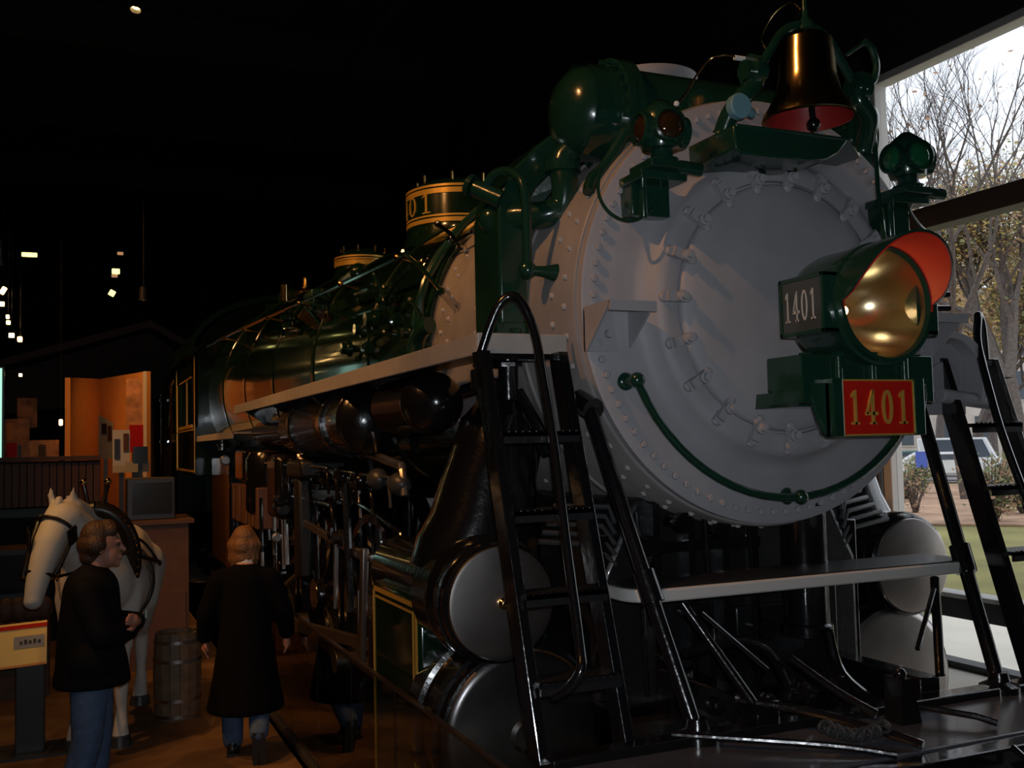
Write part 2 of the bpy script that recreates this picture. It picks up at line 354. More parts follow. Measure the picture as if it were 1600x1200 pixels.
tree(1552, 90, 23, .4, 'tall tan tree rising above the window beam at the right', 8500, ['leafpale', 'leafbrown'], 61, z0=.31)
tree(1508, 40, 19, .26, 'nearest tree, bare dark limbs spread over the white sky', 250, ['leafbrown'], 21, z0=.30)
tree(1395, 58, 20, .30, 'tall bare tree seen behind the marker lamp', 400, ['leafbrown'], 31, z0=.30)
tree(1690, 60, 21, .34, 'bare brown tree whose twigs reach in from the right edge', 800, ['leafbrown', 'leaf'], 41, z0=.28)
def shrub(px, dist, h, wd, label, mats, seed, n=900):
    R = random.Random(seed); t = thing('shrub', OP(px, dist), label, 'shrub', 'shrubs along the road'); st = MB(); lf = MB()
    for k in range(26):
        a = R.uniform(0, 2*PI); r = R.uniform(.1, 1)*wd/2; tip = Vector((math.cos(a)*r, math.sin(a)*r, h*R.uniform(.6, 1))); st.tube([(0, 0, -.1), tip*.5+Vector((0, 0, h*.1)), tip], [.03, .02, .008], 4, cap=False)
        for j in range(n//26):
            f = R.uniform(.25, 1); c = tip*f+Vector((R.gauss(0, .16), R.gauss(0, .16), R.gauss(0, .14))); s = R.uniform(.04, .10)
            u = Vector((R.uniform(-1, 1), R.uniform(-1, 1), R.uniform(-1, 1))).normalized(); b = u.orthogonal().normalized(); lf.cur = R.choice(range(len(mats)))
            lf.add([c-u*s, c+b*s*.6, c+u*s, c-b*s*.6], [(0, 1, 2, 3)])
    st.build('stems', 'bark', t, smooth=False); l = lf.build('foliage', mats, t, smooth=False); l['kind'] = 'stuff'
shrub(1432, 44, 1.7, 2.6, 'dark leafy shrub behind the blue sign', ['leafolive'], 1)
shrub(1409, 40, 1.2, 2.0, 'low olive shrub left of the blue sign', ['leafolive', 'leafbrown'], 2, 600)
shrub(1545, 30, 1.9, 2.6, 'grey green shrub between the two ladder rails', ['leafolive', 'leafbrown'], 3)
shrub(1595, 33, 2.0, 2.4, 'green shrub at the foot of the big tree', ['leafolive'], 4)
shrub(1425, 33, 1.2, .9, 'thin bare shrub in the leaf strewn ground', ['leafbrown'], 6, 120)
def car(px, dist, rz, m, label, van=False):
    t = thing('van' if van else 'car', OP(px, dist, GZ+.09), label, 'car', rz=rz); H = 2.1 if van else 1.42; L = 4.9 if van else 4.4
    prof = [(-L/2, .35), (-L/2, .95), (-L/2+.9, 1.02), (-L/2+1.4, H), (L/2-.9 if not van else L/2-.1, H), (L/2-.2, 1.0), (L/2, .9), (L/2, .35)]
    MB().prism([(a, -.85, b) for a, b in prof], (0, 1.7, 0)).build('body', m, t, bevel=.07)
    MB().prism([(-L/2+1.15, -.865, 1.05), (-L/2+1.55, -.865, H-.1), (L/2-1.05, -.865, H-.1), (L/2-.7, -.865, 1.05)], (0, 1.73, 0)).build('side_glass', 'winglass', t)
    for x in (-L/2+.85, L/2-.85):
        for y in (-.80, .80):
            wv = MB().lathe([(0, -.1), (.2, -.1), (.32, -.09), (.33, 0), (.32, .09), (.2, .1), (0, .1)], (x, y, .33), 'y', 20); wv.build('wheel', 'tyre', t)
car(1507, 60, PI*.72, 'car', 'white van parked on the road beyond the lawn', True)
car(1470, 55, PI*.75, 'car', 'low white car seen between ladder and number plate')
car(1408, 62, PI*.74, 'cargreen', 'teal car on the road, leftmost of the vehicles')
t = thing('street_sign', OP(1438, 42), 'blue square sign on a thin post at the roadside', 'sign')
MB().cyl((0, 0, -.1), (0, 0, 1.25), .035, n=10).build('post', 'darkgrey', t)
MB().box((0, 0, 1.45), (.42, .03, .62), Euler((0, 0, -YAW-.4))).build('board', 'blue', t, bevel=.01)
# stone building beyond the trees
B = thing('stone_building', OP(1560, 108), 'pale stone building with tall windows behind the trees', 'building', rz=-.735-.1)
MB().bb(-34, 22, 0, 14, -1, 13.5).build('wall', 'stone', B, smooth=False)
MB().bb(-34.4, 22.4, -.5, 14.4, 13.5, 14.3).build('cornice', 'stone', B, smooth=False)
MB().prism([(-34, 0, 14.3), (22, 0, 14.3), (22, 7, 17.5), (-34, 7, 17.5)], (0, .4, 0)).build('roof', 'darkgrey', B, smooth=False)
wf = MB().bb(-.75, .75, -.12, .08, 0, 3.0).mesh('window', 'stone', False); wp = MB().bb(-.6, .6, -.16, -.10, .15, 2.85).mesh('pane', 'winglass', False)
for r_ in range(3):
    for k in range(16):
        a = inst(wf, 'window', B, (-32+k*3.4, 0, 1.2+r_*4.2)); inst(wp, 'pane', a, (0, 0, 0))

# ================================================================== THE LOCOMOTIVE
H = 3.02
LOCO = thing('steam_locomotive', (0, 0, 0), 'huge green and black steam locomotive with a grey round smokebox front, numbered 1401', 'locomotive')
def part(mb, name, m, parent=None, **k): return mb.build(name, m, parent or LOCO, **k)
def dup(me, name, parent, loc, rot=(0, 0, 0), sc=(1, 1, 1)): return inst(me, name, parent, loc, rot, sc)
# --- smokebox front
front = part(MB().lathe([(0, -.185), (.18, -.183), (.38, -.168), (.52, -.145), (.575, -.128), (.59, -.118), (.594, -.085), (.604, -.085), (.608, -.112), (.66, -.115), (.695, -.108), (.715, -.085),
    (.745, -.035), (.79, -.02), (.85, -.018), (.91, -.008), (.945, 0), (1.025, 0), (1.035, .006), (1.035, .05)], (0, 0, H), 'y', 128), 'smokebox_front', 'grey', ang=50)
hexM = MB().lathe([(.017, .004), (.017, -.016), (.012, -.019), (0, -.019)], (0, 0, 0), 'y', 6).mesh('bolt', 'grey', True, 30)
for k in range(84):
    a = 2*PI*(k+.5)/84; dup(hexM, 'bolt', front, (.978*math.cos(a), 0, H+.978*math.sin(a)))
cm = MB(); cm.box((0, .0, .052), (.046, .03, .05)); cm.box((0, -.022, .012), (.044, .022, .10)); cm.ball((0, -.022, -.042), .024, 12, (1, .5, 1)); cm.ball((0, -.0, .078), .024, 12, (1, .6, .6))
cm.lathe([(.027, -.04), (.027, -.06), (.018, -.062), (.018, -.082), (0, -.084)], (0, 0, .0), 'y', 12)
clM = cm.mesh('clamp', 'grey', True, 40)
for k in range(20):
    a = math.radians(-2+18*k); x, z = math.cos(a), math.sin(a)
    dup(clM, 'clamp', LOCO, (.613*x, -.118, H+.613*z), (0, PI/2-a, 0))
# --- smokebox shell with rivets
shell = part(MB().lathe([(1.035, .05), (1.045, .05), (1.052, .06), (1.052, 2.3)], (0, 0, H), 'y', 128), 'smokebox', 'shell', ang=50)
rv = MB()
for y, n, ph in ((.14, 48, 0), (.27, 48, .5), (1.25, 48, 0), (1.72, 48, 0), (1.84, 48, .5)):
    for k in range(n):
        a = 2*PI*(k+ph)/n; rv.ball((1.052*math.cos(a), y, H+1.052*math.sin(a)), .017, 8)
r_ = part(rv, 'rivet_rows', 'edge', shell); r_['kind'] = 'stuff'
part(MB().lathe([(1.052, .62), (1.066, .62), (1.066, .66), (1.052, .66)], (0, 0, H), 'y', 128), 'seam_band', 'shell', shell)
q = MB(); c0 = at(1145, 262, 1, -.06); c1 = at(1146, 308, 1, -.11); q.prism([(c0.x-.004, -.075, c0.z), (c0.x+.004, -.075, c0.z), (c1.x+.006, -.12, c1.z), (c1.x-.006, -.12, c1.z)], (0, .03, 0)); part(q, 'rust_streak', 'rust', front)
# --- handrail on the front
def arc(a0, a1, r, y, n=24): return [(r*math.cos(math.radians(a0+(a1-a0)*k/n)), y, H+r*math.sin(math.radians(a0+(a1-a0)*k/n))) for k in range(n+1)]
part(MB().tube(arc(204, 336, .905, -.12), .019, 12), 'front_handrail', 'green')
for a in (203, 270+2.5, 337):
    x, z = .905*math.cos(math.radians(a)), H+.905*math.sin(math.radians(a))
    q = MB().lathe([(.04, .14), (.036, .12), (.018, .09), (.018, .03)], (x, -.12, z), 'y', 16).ball((x, -.12, z), .036, 18); q.ball((x, -.02, z), .042, 16, (1, .5, 1)); part(q, 'handrail_knob', 'green')
# --- grey step brackets left and right on the face rim
for s in (-1, 1):
    q = MB(); x0, x1 = s*1.03, s*.80
    q.bb(x0, x1, -.24, 0, 2.985, 3.0); q.bb(x0, x1, -.25, -.235, 2.955, 3.0)
    q.prism([(x0, 0, 2.985), (x0, -.235, 2.985), (x0, -.02, 2.80), (x0, 0, 2.80)], (s*-.012, 0, 0)); q.prism([(x1, 0, 2.985), (x1, -.235, 2.985), (x1, -.02, 2.82), (x1, 0, 2.82)], (s*.012, 0, 0))
    q.bb(x0, x1, -.012, 0, 2.80, 2.985); q.lathe([(.02, 0), (.02, -.03), (0, -.03)], ((x0+x1)/2, -.01, 2.88), 'y', 6); part(q, 'step_bracket', 'grey')
# --- headlight on its bracket
hl = part(MB().lathe([(0, .0), (.12, .0), (.20, -.015), (.245, -.07), (.255, -.12), (.255, -.34), (.262, -.345), (.262, -.375), (.25, -.38), (.25, -.41), (.232, -.41), (.225, -.39)], (0, -.36, 2.95), 'y', 64), 'headlight', 'green', ang=40)
part(MB().lathe([(.225, -.39), (.20, -.30), (.15, -.20), (.07, -.13), (0, -.115)], (0, -.36, 2.95), 'y', 64), 'reflector', 'reflector', hl)
part(MB().lathe([(.228, -.395), (.14, -.412), (0, -.42)], (0, -.36, 2.95), 'y', 48), 'lens', 'lens', hl)
part(MB().ball((0, -.50, 2.95), .022, 16), 'bulb', 'emitbulb', hl)
ll = light('headlight_lamp', 'POINT', (0, -.565, 2.955), .55, (1, .55, .2), None, shadow_soft_size=.02); ll.parent = hl
q = MB(); n = 26
for (ri, ro, m_, nm) in ((.246, .256, 'green', 'visor'), (.238, .2445, 'redvisor', 'visor_lining')):
    q = MB(); g0 = []
    for k in range(n+1):
        a = math.radians(-8+196*k/n); e = .20*max(0, math.sin(a))**.6
        g0.append([Vector((r*(math.cos(a)), y, 2.95+r*math.sin(a))) for r, y in ((ri, -.74), (ro, -.74), (ro+.012*math.sin(a), -.775-e), (ri+.012*math.sin(a), -.775-e))])
    q.loft(g0); part(q, nm, m_, hl)
for s in (-1, 1):
    q = MB(); q.bb(s*.20, s*.305, -.73, -.46, 2.835, 3.065); q.bb(s*.22, s*.312, -.735, -.455, 3.055, 3.075); q.bb(s*.22, s*.312, -.735, -.455, 2.825, 2.845); q.bb(s*.22, s*.312, -.735, -.715, 2.825, 3.075); q.bb(s*.22, s*.312, -.475, -.455, 2.825, 3.075)
    nb = part(q, 'number_board', 'green', hl, bevel=.004, smooth=False)
    q = MB(); q.bb(s*.304, s*.308, -.715, -.475, 2.845, 3.055)
    q.cur = 1
    if s < 0: number(q, (s*.308, -.487, 2.885), (0, -1, 0), (0, 0, 1), (-1, 0, 0), .044, .13, .003, gap=1.22, st=.16)
    else: number(q, (s*.308, -.703, 2.885), (0, 1, 0), (0, 0, 1), (1, 0, 0), .044, .13, .003, gap=1.22, st=.16)
    part(q, 'number_glass', ['plate', 'lettering'], hl, smooth=False)
q = MB(); q.cyl((-.262, -.72, 2.86), (-.262, -.72, 3.03), .014, n=10); q.ball((-.262, -.72, 3.035), .018, 10); q.ball((-.262, -.72, 2.855), .018, 10)
part(q, 'hinge', 'green', hl)
# bracket shelf, posts and number plate
q = MB(); q.bb(-.36, .36, -.64, -.42, 2.585, 2.605); q.bb(-.36, .36, -.645, -.63, 2.54, 2.74); q.bb(-.36, -.345, -.64, -.42, 2.54, 2.74); q.bb(.345, .36, -.64, -.42, 2.54, 2.74)
q.bb(-.22, .22, -.45, -.10, 2.53, 2.60); part(q, 'headlight_bracket', 'green', bevel=.004, smooth=False)
for x, y in ((-.30, -.60), (-.18, -.66), (.0, -.66), (.18, -.66), (.30, -.60)):
    q = MB().cyl((x, y, 2.60), (x, y, 2.735), .017, n=12); q.lathe([(.03, 0), (.03, .02), (0, .022)], (x, y, 2.73), 'z', 6); part(q, 'post', 'green')
q = MB(); q.bb(-.25, .25, -.68, -.64, 2.395, 2.625); q.bb(-.25, -.195, -.70, -.64, 2.395, 2.64); q.bb(.195, .25, -.70, -.64, 2.395, 2.64)
for s in (-1, 1): q.prism([(s*.25, -.66, 2.62), (s*.34, -.64, 2.62), (s*.27, -.66, 2.41), (s*.25, -.66, 2.40)], (0, .02, 0))
part(q, 'plate_holder', 'green', bevel=.005, smooth=False)
q = MB(); q.bb(-.195, .195, -.69, -.68, 2.40, 2.632); q.cur = 1
number(q, (-.165, -.69, 2.445), (1, 0, 0), (0, 0, 1), (0, -1, 0), .066, .145, .010, gap=1.32, st=.17)
q.bb(-.195, .195, -.693, -.69, 2.398, 2.405); q.bb(-.195, .195, -.693, -.69, 2.627, 2.634); q.bb(-.195, -.188, -.693, -.69, 2.40, 2.632); q.bb(.188, .195, -.693, -.69, 2.40, 2.632)
tag(part(q, 'number_plate', ['red', 'gold'], smooth=False), 'red number plate reading 1401 in gold figures')
# --- feedwater heater across the top
HZ, HY = 4.02, .36
part(MB().lathe([(.235, -.86), (.235, .86)], (0, HY, HZ), 'x', 56), 'feedwater_heater', 'green')
for s in (-1, 1):
    q = MB().lathe([(.275, s*.66), (.275, s*.70), (.236, s*.70), (.236, s*.76), (.228, s*.82), (.20, s*.89), (.14, s*.94), (.07, s*.962), (0, s*.966)], (0, HY, HZ), 'x', 56); part(q, 'heater_head', 'green')
    for k in range(22):
        a = 2*PI*k/22; y, z = HY+.256*math.cos(a), HZ+.256*math.sin(a)
        part(MB().cyl((s*.60, y, z), (s*.73, y, z), .013, n=6), 'stud', 'green')
    part(MB().lathe([(.275, s*.615), (.275, s*.655), (.236, s*.655)], (0, HY, HZ), 'x', 56), 'flange', 'green')
part(MB().lathe([(.04, -.30), (.07, -.31), (.07, -.33), (0, -.335)], (-.30, HY+.05, HZ+.02), 'y', 20), 'inspection_plug', 'green')
# saddle under the heater and the plate behind the bell
q = MB(); q.prism([(-.62, .12, 3.86), (-.55, .12, 4.02), (.55, .12, 4.02), (.62, .12, 3.86)], (0, .5, 0)); part(q, 'heater_cradle', 'green', bevel=.01)
# stack
part(MB().lathe([(.34, -.1), (.31, .0), (.25, .07), (.235, .16), (.24, .30), (.265, .36), (.285, .39), (.285, .42), (.25, .43), (.22, .40)], (0, 1.05, 4.10), 'z', 48), 'smoke_stack', 'grey')
# --- feedwater pipes at the left
q = MB(); q.tube(bez([(-.86, .40, 3.84), (-.90, .42, 3.78), (-.90, .40, 3.66), (-.91, .42, 3.56), (-.99, .46, 3.52), (-1.10, .56, 3.525), (-1.16, .66, 3.53)], 6), .068, 18); part(q, 'feed_elbow', 'green')
q = MB().lathe([(.088, -.02), (.088, .03), (0, .03)], (-.90, .42, 3.75), 'z', 20); part(q, 'pipe_joint', 'green'); part(MB().ball((-1.17, .68, 3.53), .078, 18), 'pipe_cap', 'green')
def flat_duct(path, wy, th):
    rings = []
    for i, (x, z) in enumerate(path):
        a = Vector(path[max(i-1, 0)]); b = Vector(path[min(i+1, len(path)-1)]); T = (b-a).normalized(); N = Vector((-T.y, T.x))
        rings.append([Vector((x+N.x*th/2*k1, .70+wy/2*k2, z+N.y*th/2*k1)) for k1, k2 in ((1, -1), (1, 1), (-1, 1), (-1, -1))])
    return rings
path = [(-1.13, 2.86), (-1.13, 3.30), (-1.13, 3.52), (-1.11, 3.62), (-1.05, 3.72), (-.95, 3.82), (-.80, 3.94)]
q = MB().loft(flat_duct(path, .34, .15)); part(q, 'feed_duct', 'green', bevel=.012)
q = MB(); q.bb(-1.24, -1.04, .50, .66, 2.88, 2.99); q.cyl((-1.14, .50, 2.88), (-1.14, .50, 2.96), .03, n=10); q.cyl((-1.07, .50, 2.88), (-1.07, .50, 3.0), .02, n=10); part(q, 'duct_foot', 'green', bevel=.01)
q = MB(); q.prism([(-1.05, .72, 3.62), (-.86, .60, 3.85), (-.84, .62, 3.70), (-.98, .70, 3.52)], (-.02, -.02, 0)); part(q, 'gusset', 'green')
q = MB().tube(bez([(-1.24, .62, 3.66), (-1.22, .55, 3.72), (-1.18, .45, 3.72), (-1.16, .34, 3.64), (-1.15, .32, 3.50), (-1.15, .32, 3.25)], 7), .024, 12); q.ball((-1.15, .32, 3.215), .045, 16)
q.lathe([(.022, 0), (.028, .05), (.045, .11), (.05, .14), (.04, .15), (0, .152)], (-1.13, .30, 3.21), (.9, -.35, -.12), 18); part(q, 'shutoff_lever', 'green')
q = MB().cyl((-1.27, .66, 3.68), (-1.17, .55, 3.60), .045, .05); q.lathe([(.06, 0), (.06, .025), (0, .03)], (-1.28, .67, 3.69), (-.5, .5, .4), 12); part(q, 'nozzle', 'green')
q = MB().tube(bez([(-.72, .10, 3.86), (-.82, .12, 3.70), (-.90, .12, 3.62), (-.93, .10, 3.55)], 6), .03, 12); part(q, 'drain_pipe', 'green')
# --- marker lamps
for s in (-1, 1):
    mx, my, mz = s*.72, -.20, 3.77
    ml = part(MB().lathe([(0, -.15), (.06, -.15), (.075, -.13), (.05, -.12), (.05, -.09), (.085, -.085), (.095, -.06), (.098, .04), (.085, .09), (.05, .12), (.025, .14), (0, .145)], (mx, my, mz), 'z', 28), 'marker_lamp', 'green')
    for a in (-100, -100-80*-s if s > 0 else -180, 0 if s < 0 else 180):
        d = Vector((math.cos(math.radians(a)), math.sin(math.radians(a)), 0)); c = Vector((mx, my, mz))
        part(MB().lathe([(.075, .06), (.075, .115), (.064, .12), (.064, .10)], c, d, 24), 'lens_ring', 'green', ml)
        part(MB().lathe([(.064, .10), (.045, .118), (.02, .125), (0, .127)], c, d, 24), 'lens', 'amber' if s < 0 else 'glens', ml)
    q = MB(); q.bb(mx-.11, mx+.11, my-.09, my+.10, mz-.185, mz-.15); q.bb(mx-.12, mx+.12, my-.02, my+.18, mz-.22, mz-.18); q.bb(mx-.10, mx+.10, -.10, .02, mz-.36, mz-.20); q.cyl((mx-.06, -.13, mz-.38), (mx-.06, -.13, mz-.14), .02, n=10)
    q.prism([(mx-.02, -.12, mz-.19), (mx+.02, -.12, mz-.19), (mx+.02*1, .1, mz-.40), (mx-.02, .1, mz-.40)], (0, .03, 0)); q.cyl((mx+.05, my-.06, mz-.17), (mx+.16, my-.07, mz-.18), .03, n=12)
    part(q, 'marker_bracket', 'green', bevel=.006)
q = MB().tube(bez([at(938, 262, 1, -.05), at(935, 300, 1, -.08), at(950, 330, 1, -.1), at(978, 345, 1, -.12), at(1005, 338, 1, -.13), at(1028, 312, 1, -.13), at(1034, 275, 1, -.12)], 6), .008, 8); part(q, 'lamp_cable', 'green')
q = MB().tube(bez([at(1414, 290, 1, -.15), at(1420, 325, 1, -.12), at(1434, 348, 1, -.08), at(1447, 362, 1, -.04)], 6), .008, 8); part(q, 'lamp_cable', 'green')
q = MB().tube([at(1366, 205, 1, -.2), at(1372, 300, 1, -.24), at(1378, 345, 1, -.32), at(1385, 405, 1, -.45)], .011, 8); part(q, 'headlight_conduit', 'green')
# --- bell
BX, BY = 0, -.33
bell = part(MB().lathe([(0, .335), (.09, .335), (.118, .31), (.127, .24), (.132, .14), (.15, .06), (.185, 0), (.205, -.03), (.212, -.055), (.20, -.058)], (BX, BY, 3.92), 'z', 56), 'bell', 'bell')
part(MB().lathe([(.20, -.058), (.175, .0), (.14, .06), (.12, .14), (.115, .28), (0, .30)], (BX, BY, 3.92), 'z', 56), 'bell_inside', 'bellred', bell)
part(MB().cyl((BX, BY, 4.15), (BX, BY-.03, 3.84), .014, n=10).ball((BX, BY-.03, 3.83), .032, 14), 'clapper', 'black', bell)
q = MB(); q.tube(bez([(-.27, BY, 4.07), (-.20, BY, 4.17), (-.14, BY, 4.25), (-.05, BY, 4.30), (.05, BY, 4.30), (.14, BY, 4.25), (.20, BY, 4.17), (.27, BY, 4.07)], 6), .022, 10)
q.lathe([(.05, 0), (.045, .03), (.02, .06), (.014, .10), (.01, .16), (.006, .19), (0, .19)], (0, BY, 4.28), 'z', 16); part(q, 'bell_yoke', 'green')
for s in (-1, 1):
    q = MB(); q.cyl((s*.25, BY, 4.05), (s*.36, BY, 4.05), .045, n=18); q.cyl((s*.30, BY, 4.05), (s*.33, BY, 4.05), .075, n=22)
    q.tube(bez([(s*.30, BY, 4.04), (s*.31, BY, 3.98), (s*.37, BY+.01, 3.92), (s*.40, BY+.06, 3.85), (s*.41, BY+.10, 3.78)], 6), [.045]*24+[.05], 14)
    part(q, 'bell_stand', 'green')
q = MB().tube(bez([(.33, BY, 4.05), (.40, BY, 4.10), (.42, BY, 4.18), (.39, BY, 4.26), (.35, BY, 4.28)], 6), .018, 10); q.cyl((.36, BY, 4.28), (.24, BY, 4.20), .008, n=8); part(q, 'bell_crank', 'green')
q = MB().lathe([(0, -.02), (.05, -.02), (.056, -.012), (.056, .02), (0, .02)], at(1155, 166, 1, -.42), 'y', 28); part(q, 'air_ringer_cap', 'cyan')
q = MB(); c0 = at(1155, 166, 1, -.38); q.cyl(c0, (c0.x+.10, c0.y+.04, c0.z-.01), .022, n=12); part(q, 'ringer_pipe', 'cyan')
# curved casting under the bell
q = MB(); pr = []
for k in range(15):
    x = -.50+1.0*k/14; zt = math.sqrt(max(.01, 1.04**2-x*x))+H; pr.append((x, zt))
out = [(-.46, 3.775), (-.455, 3.67), (-.42, 3.65), (-.06, 3.65), (.05, 3.665), (.12, 3.70), (.19, 3.775)]
q.prism([(x, -.38, z) for x, z in out], (0, .36, 0)); q.prism([(-.45, -.385, 3.765), (.20, -.385, 3.765), (.44, -.18, 3.765), (.44, .02, 3.765), (-.45, .02, 3.765)], (0, 0, .018)); part(q, 'bell_bracket', 'green', bevel=.015)
q = MB().tube(bez([at(1245, 30, 1, -.33), at(1248, 12, 1, -.33), at(1235, 4, 1, -.33), at(1212, 18, 1, -.33), at(1196, 42, 1, -.33), at(1190, 62, 1, -.33), at(1199, 78, 1, -.33)], 6), .005, 6); part(q, 'bell_wire', 'brass')
q = MB().tube(bez([at(1160, 92, 1, -.3), at(1135, 86, 1, -.3), at(1110, 92, 1, -.25), at(1090, 115, 1, -.22), at(1072, 145, 1, -.2), at(1058, 162, 1, -.2)], 6), .005, 6); part(q, 'lamp_wire', 'brass')
q = MB().ball(at(1057, 162, 1, -.2), .014, 8).cyl(at(1148, 90, 1, -.3), at(1170, 93, 1, -.3), .012, n=8); part(q, 'wire_terminal', 'white')
# --- boiler jacket (cone), bands, domes
def bprof(y):
    return 1.07+.20*min(1, max(0, (y-2.2)/5.5))+.07*min(1, max(0, (y-8)/3)), H+.02+.10*min(1, max(0, (y-2.2)/6))+.06*min(1, max(0, (y-8)/3))
rings = []
for i in range(25):
    y = 2.02+9.2*i/24; r, zc = bprof(y); rings.append([Vector((r*math.cos(2*PI*k/96), y, zc+r*math.sin(2*PI*k/96))) for k in range(96)])
boiler = part(MB().loft(rings), 'boiler', 'jacket', ang=50)
for y in (2.05, 3.35, 4.95, 6.6, 8.2, 9.8):
    r, zc = bprof(y); q = MB(); rr = []
    for yy, e in ((y-.05, 0), (y-.045, .008), (y+.045, .008), (y+.05, 0)):
        rr.append([Vector(((r+e)*math.cos(2*PI*k/96), yy, zc+(r+e)*math.sin(2*PI*k/96))) for k in range(96)])
    q.loft(rr, cap=False); part(q, 'jacket_band', 'green' if y < 3 else 'jacket', boiler)
def dome(y, r, z0, z1, name, num=False):
    q = MB().lathe([(r*1.28, z0-.28), (r*1.10, z0-.12), (r*1.01, z0), (r, z0+.04), (r, z1-.10), (r*.985, z1-.05), (r*.90, z1), (r*.70, z1+.05), (r*.4, z1+.085), (0, z1+.095)], (0, y, 0), 'z', 72); d = part(q, name, 'jacket')
    for zz, hh in ((z1-.09, .022), (z1-.045, .010), (z0+.06, .018), (z0+.10, .008)):
        part(MB().lathe([(r+.001, zz-hh), (r+.006, zz-hh), (r+.006, zz+hh), (r+.001, zz+hh)], (0, y, 0), 'z', 72), 'gold_line', 'gold', d)
    if num:
        for sgn in (-1,):
            q = MB(); fl = MB(); number(fl, (-.40, 0, 0), (1, 0, 0), (0, 1, 0), (0, 0, 1), .14, .17, .004, gap=1.3, st=.16)
            for v in fl.v:
                a = PI+.10+ v[0]/r; q.v.append(((r+.002+v[2])*math.cos(a), y+(r+.002+v[2])*math.sin(a), z0+.125+v[1]))
            q.f = fl.f; q.mi = fl.mi; part(q, 'numerals', 'gold', d)
    for k in range(8):
        a = 2*PI*k/8+.3; part(MB().cyl((r*.8*math.cos(a), y+r*.8*math.sin(a), z1+.01), (r*.8*math.cos(a), y+r*.8*math.sin(a), z1+.09), .014, n=8), 'dome_stud', 'brass', d)
    return d
dome(4.30, .45, 4.24, 4.64, 'sand_dome', True)
dome(7.5, .33, 4.45, 4.64, 'steam_dome')
# turret, whistle and safety valves ahead of the cab
q = MB(); q.lathe([(.16, 0), (.16, .10), (.10, .14), (.05, .16), (.04, .3), (0, .34)], (-.15, 10.0, 4.48), 'z', 20); q.lathe([(.06, 0), (.06, .22), (0, .26)], (.18, 9.8, 4.5), 'z', 14); q.lathe([(.06, 0), (.06, .22), (0, .26)], (-.5, 9.7, 4.4), 'z', 14); part(q, 'whistle', 'brass')
q = MB(); q.lathe([(.20, -.1), (.20, .16), (.12, .22), (0, .24)], (-.2, 10.7, 4.5), 'z', 24); q.cyl((-.6, 10.6, 4.4), (.5, 10.6, 4.5), .08); part(q, 'steam_turret', 'jacket')
# generator and fittings on the boiler flank
q = MB(); q.cyl((-.93, 4.2, 3.86), (-.93, 4.6, 3.86), .08, n=28); q.ball((-.93, 4.2, 3.86), .07, 18, (1, .6, 1)); part(q, 'turbo_generator', 'jacket')
q = MB(); q.bb(-1.18, -1.0, 4.9, 5.25, 3.62, 3.82); q.prism([(-1.25, 4.9, 3.66), (-1.25, 5.2, 3.60), (-1.12, 5.2, 3.5), (-1.12, 4.9, 3.5)], (.03, 0, 0)); part(q, 'valve_box', 'green', bevel=.01)
part(MB().tube([(-1.17, 2.1, 3.62), (-1.20, 4, 3.68), (-1.30, 7, 3.78), (-1.36, 9.4, 3.85), (-1.38, 10.8, 3.88)], .018, 8), 'boiler_handrail', 'jacket')
for y in (2.3, 3.7, 5.1, 6.5, 7.9, 9.3):
    z = 3.62+(y-2)*.03; x = -1.17-(y-2)*.025
    part(MB().cyl((x, y, z), (x+.16, y, z-.03), .014, n=8).ball((x, y, z), .028, 10), 'handrail_stanchion', 'brass')
# the pipe that follows the front edge of the jacket
def ring_pts(y, r, a0, a1, n=16): return [(r*math.cos(math.radians(a0+(a1-a0)*k/n)), y, H+r*math.sin(math.radians(a0+(a1-a0)*k/n))) for k in range(n+1)]
part(MB().tube(ring_pts(2.02, 1.14, 118, 150)+[(-1.10, 1.98, 3.42), (-1.13, 2.0, 3.3), (-1.13, 2.0, 2.88)], .028, 10), 'front_pipe', 'green')
part(MB().tube(ring_pts(2.16, 1.13, 100, 178), .022, 10), 'wrap_pipe', 'green')
R2 = random.Random(77)
for (x0, y0, x1, y1, Y) in ((684, 350, 722, 388, 0), (660, 410, 705, 372, 0), (664, 416, 740, 362, 0), (560, 560, 600, 520, 1), (600, 470, 640, 420, 1), (585, 430, 615, 500, 1), (630, 395, 690, 455, 1), (560, 470, 600, 450, 1), (470, 520, 500, 470, 1), (410, 600, 440, 520, 1), (640, 470, 660, 500, 1)):
    a = at(x0, y0, 0, -.93 if Y == 0 else -1.18); b = at(x1, y1, 0, -.93 if Y == 0 else -1.14)
    part(MB().tube([a, (a+b)/2+Vector((0, 0, .02)), b], .014, 8).ball(a, .026, 8).ball(b, .024, 8), 'pipe', 'chrome' if Y == 0 else 'jacket')
for (px, py, X, r) in ((600, 470, -1.15, .06), (612, 455, -1.1, .05), (585, 500, -1.2, .07), (640, 520, -1.18, .05), (566, 515, -1.2, .06), (545, 545, -1.2, .06), (505, 470, -1.15, .08), (452, 498, -1.2, .09), (575, 545, -1.22, .05), (620, 500, -1.2, .05)):
    c = at(px, py, 0, X); q = MB().lathe([(.0, -r), (r*.7, -r), (r*.7, -r*.3), (r, -r*.2), (r, r*.3), (r*.5, r*.5), (r*.4, r*1.3), (0, r*1.4)], c, R2.choice(['x', 'z', 'y']), 14); part(q, 'valve', 'jacket')
# check valve with shiny curved pipe above the running board
part(MB().tube(bez([at(648, 550, 0, -1.22), at(652, 530, 0, -1.22), at(662, 512, 0, -1.22), at(672, 508, 0, -1.2)], 6), .05, 16), 'bent_pipe', 'green')
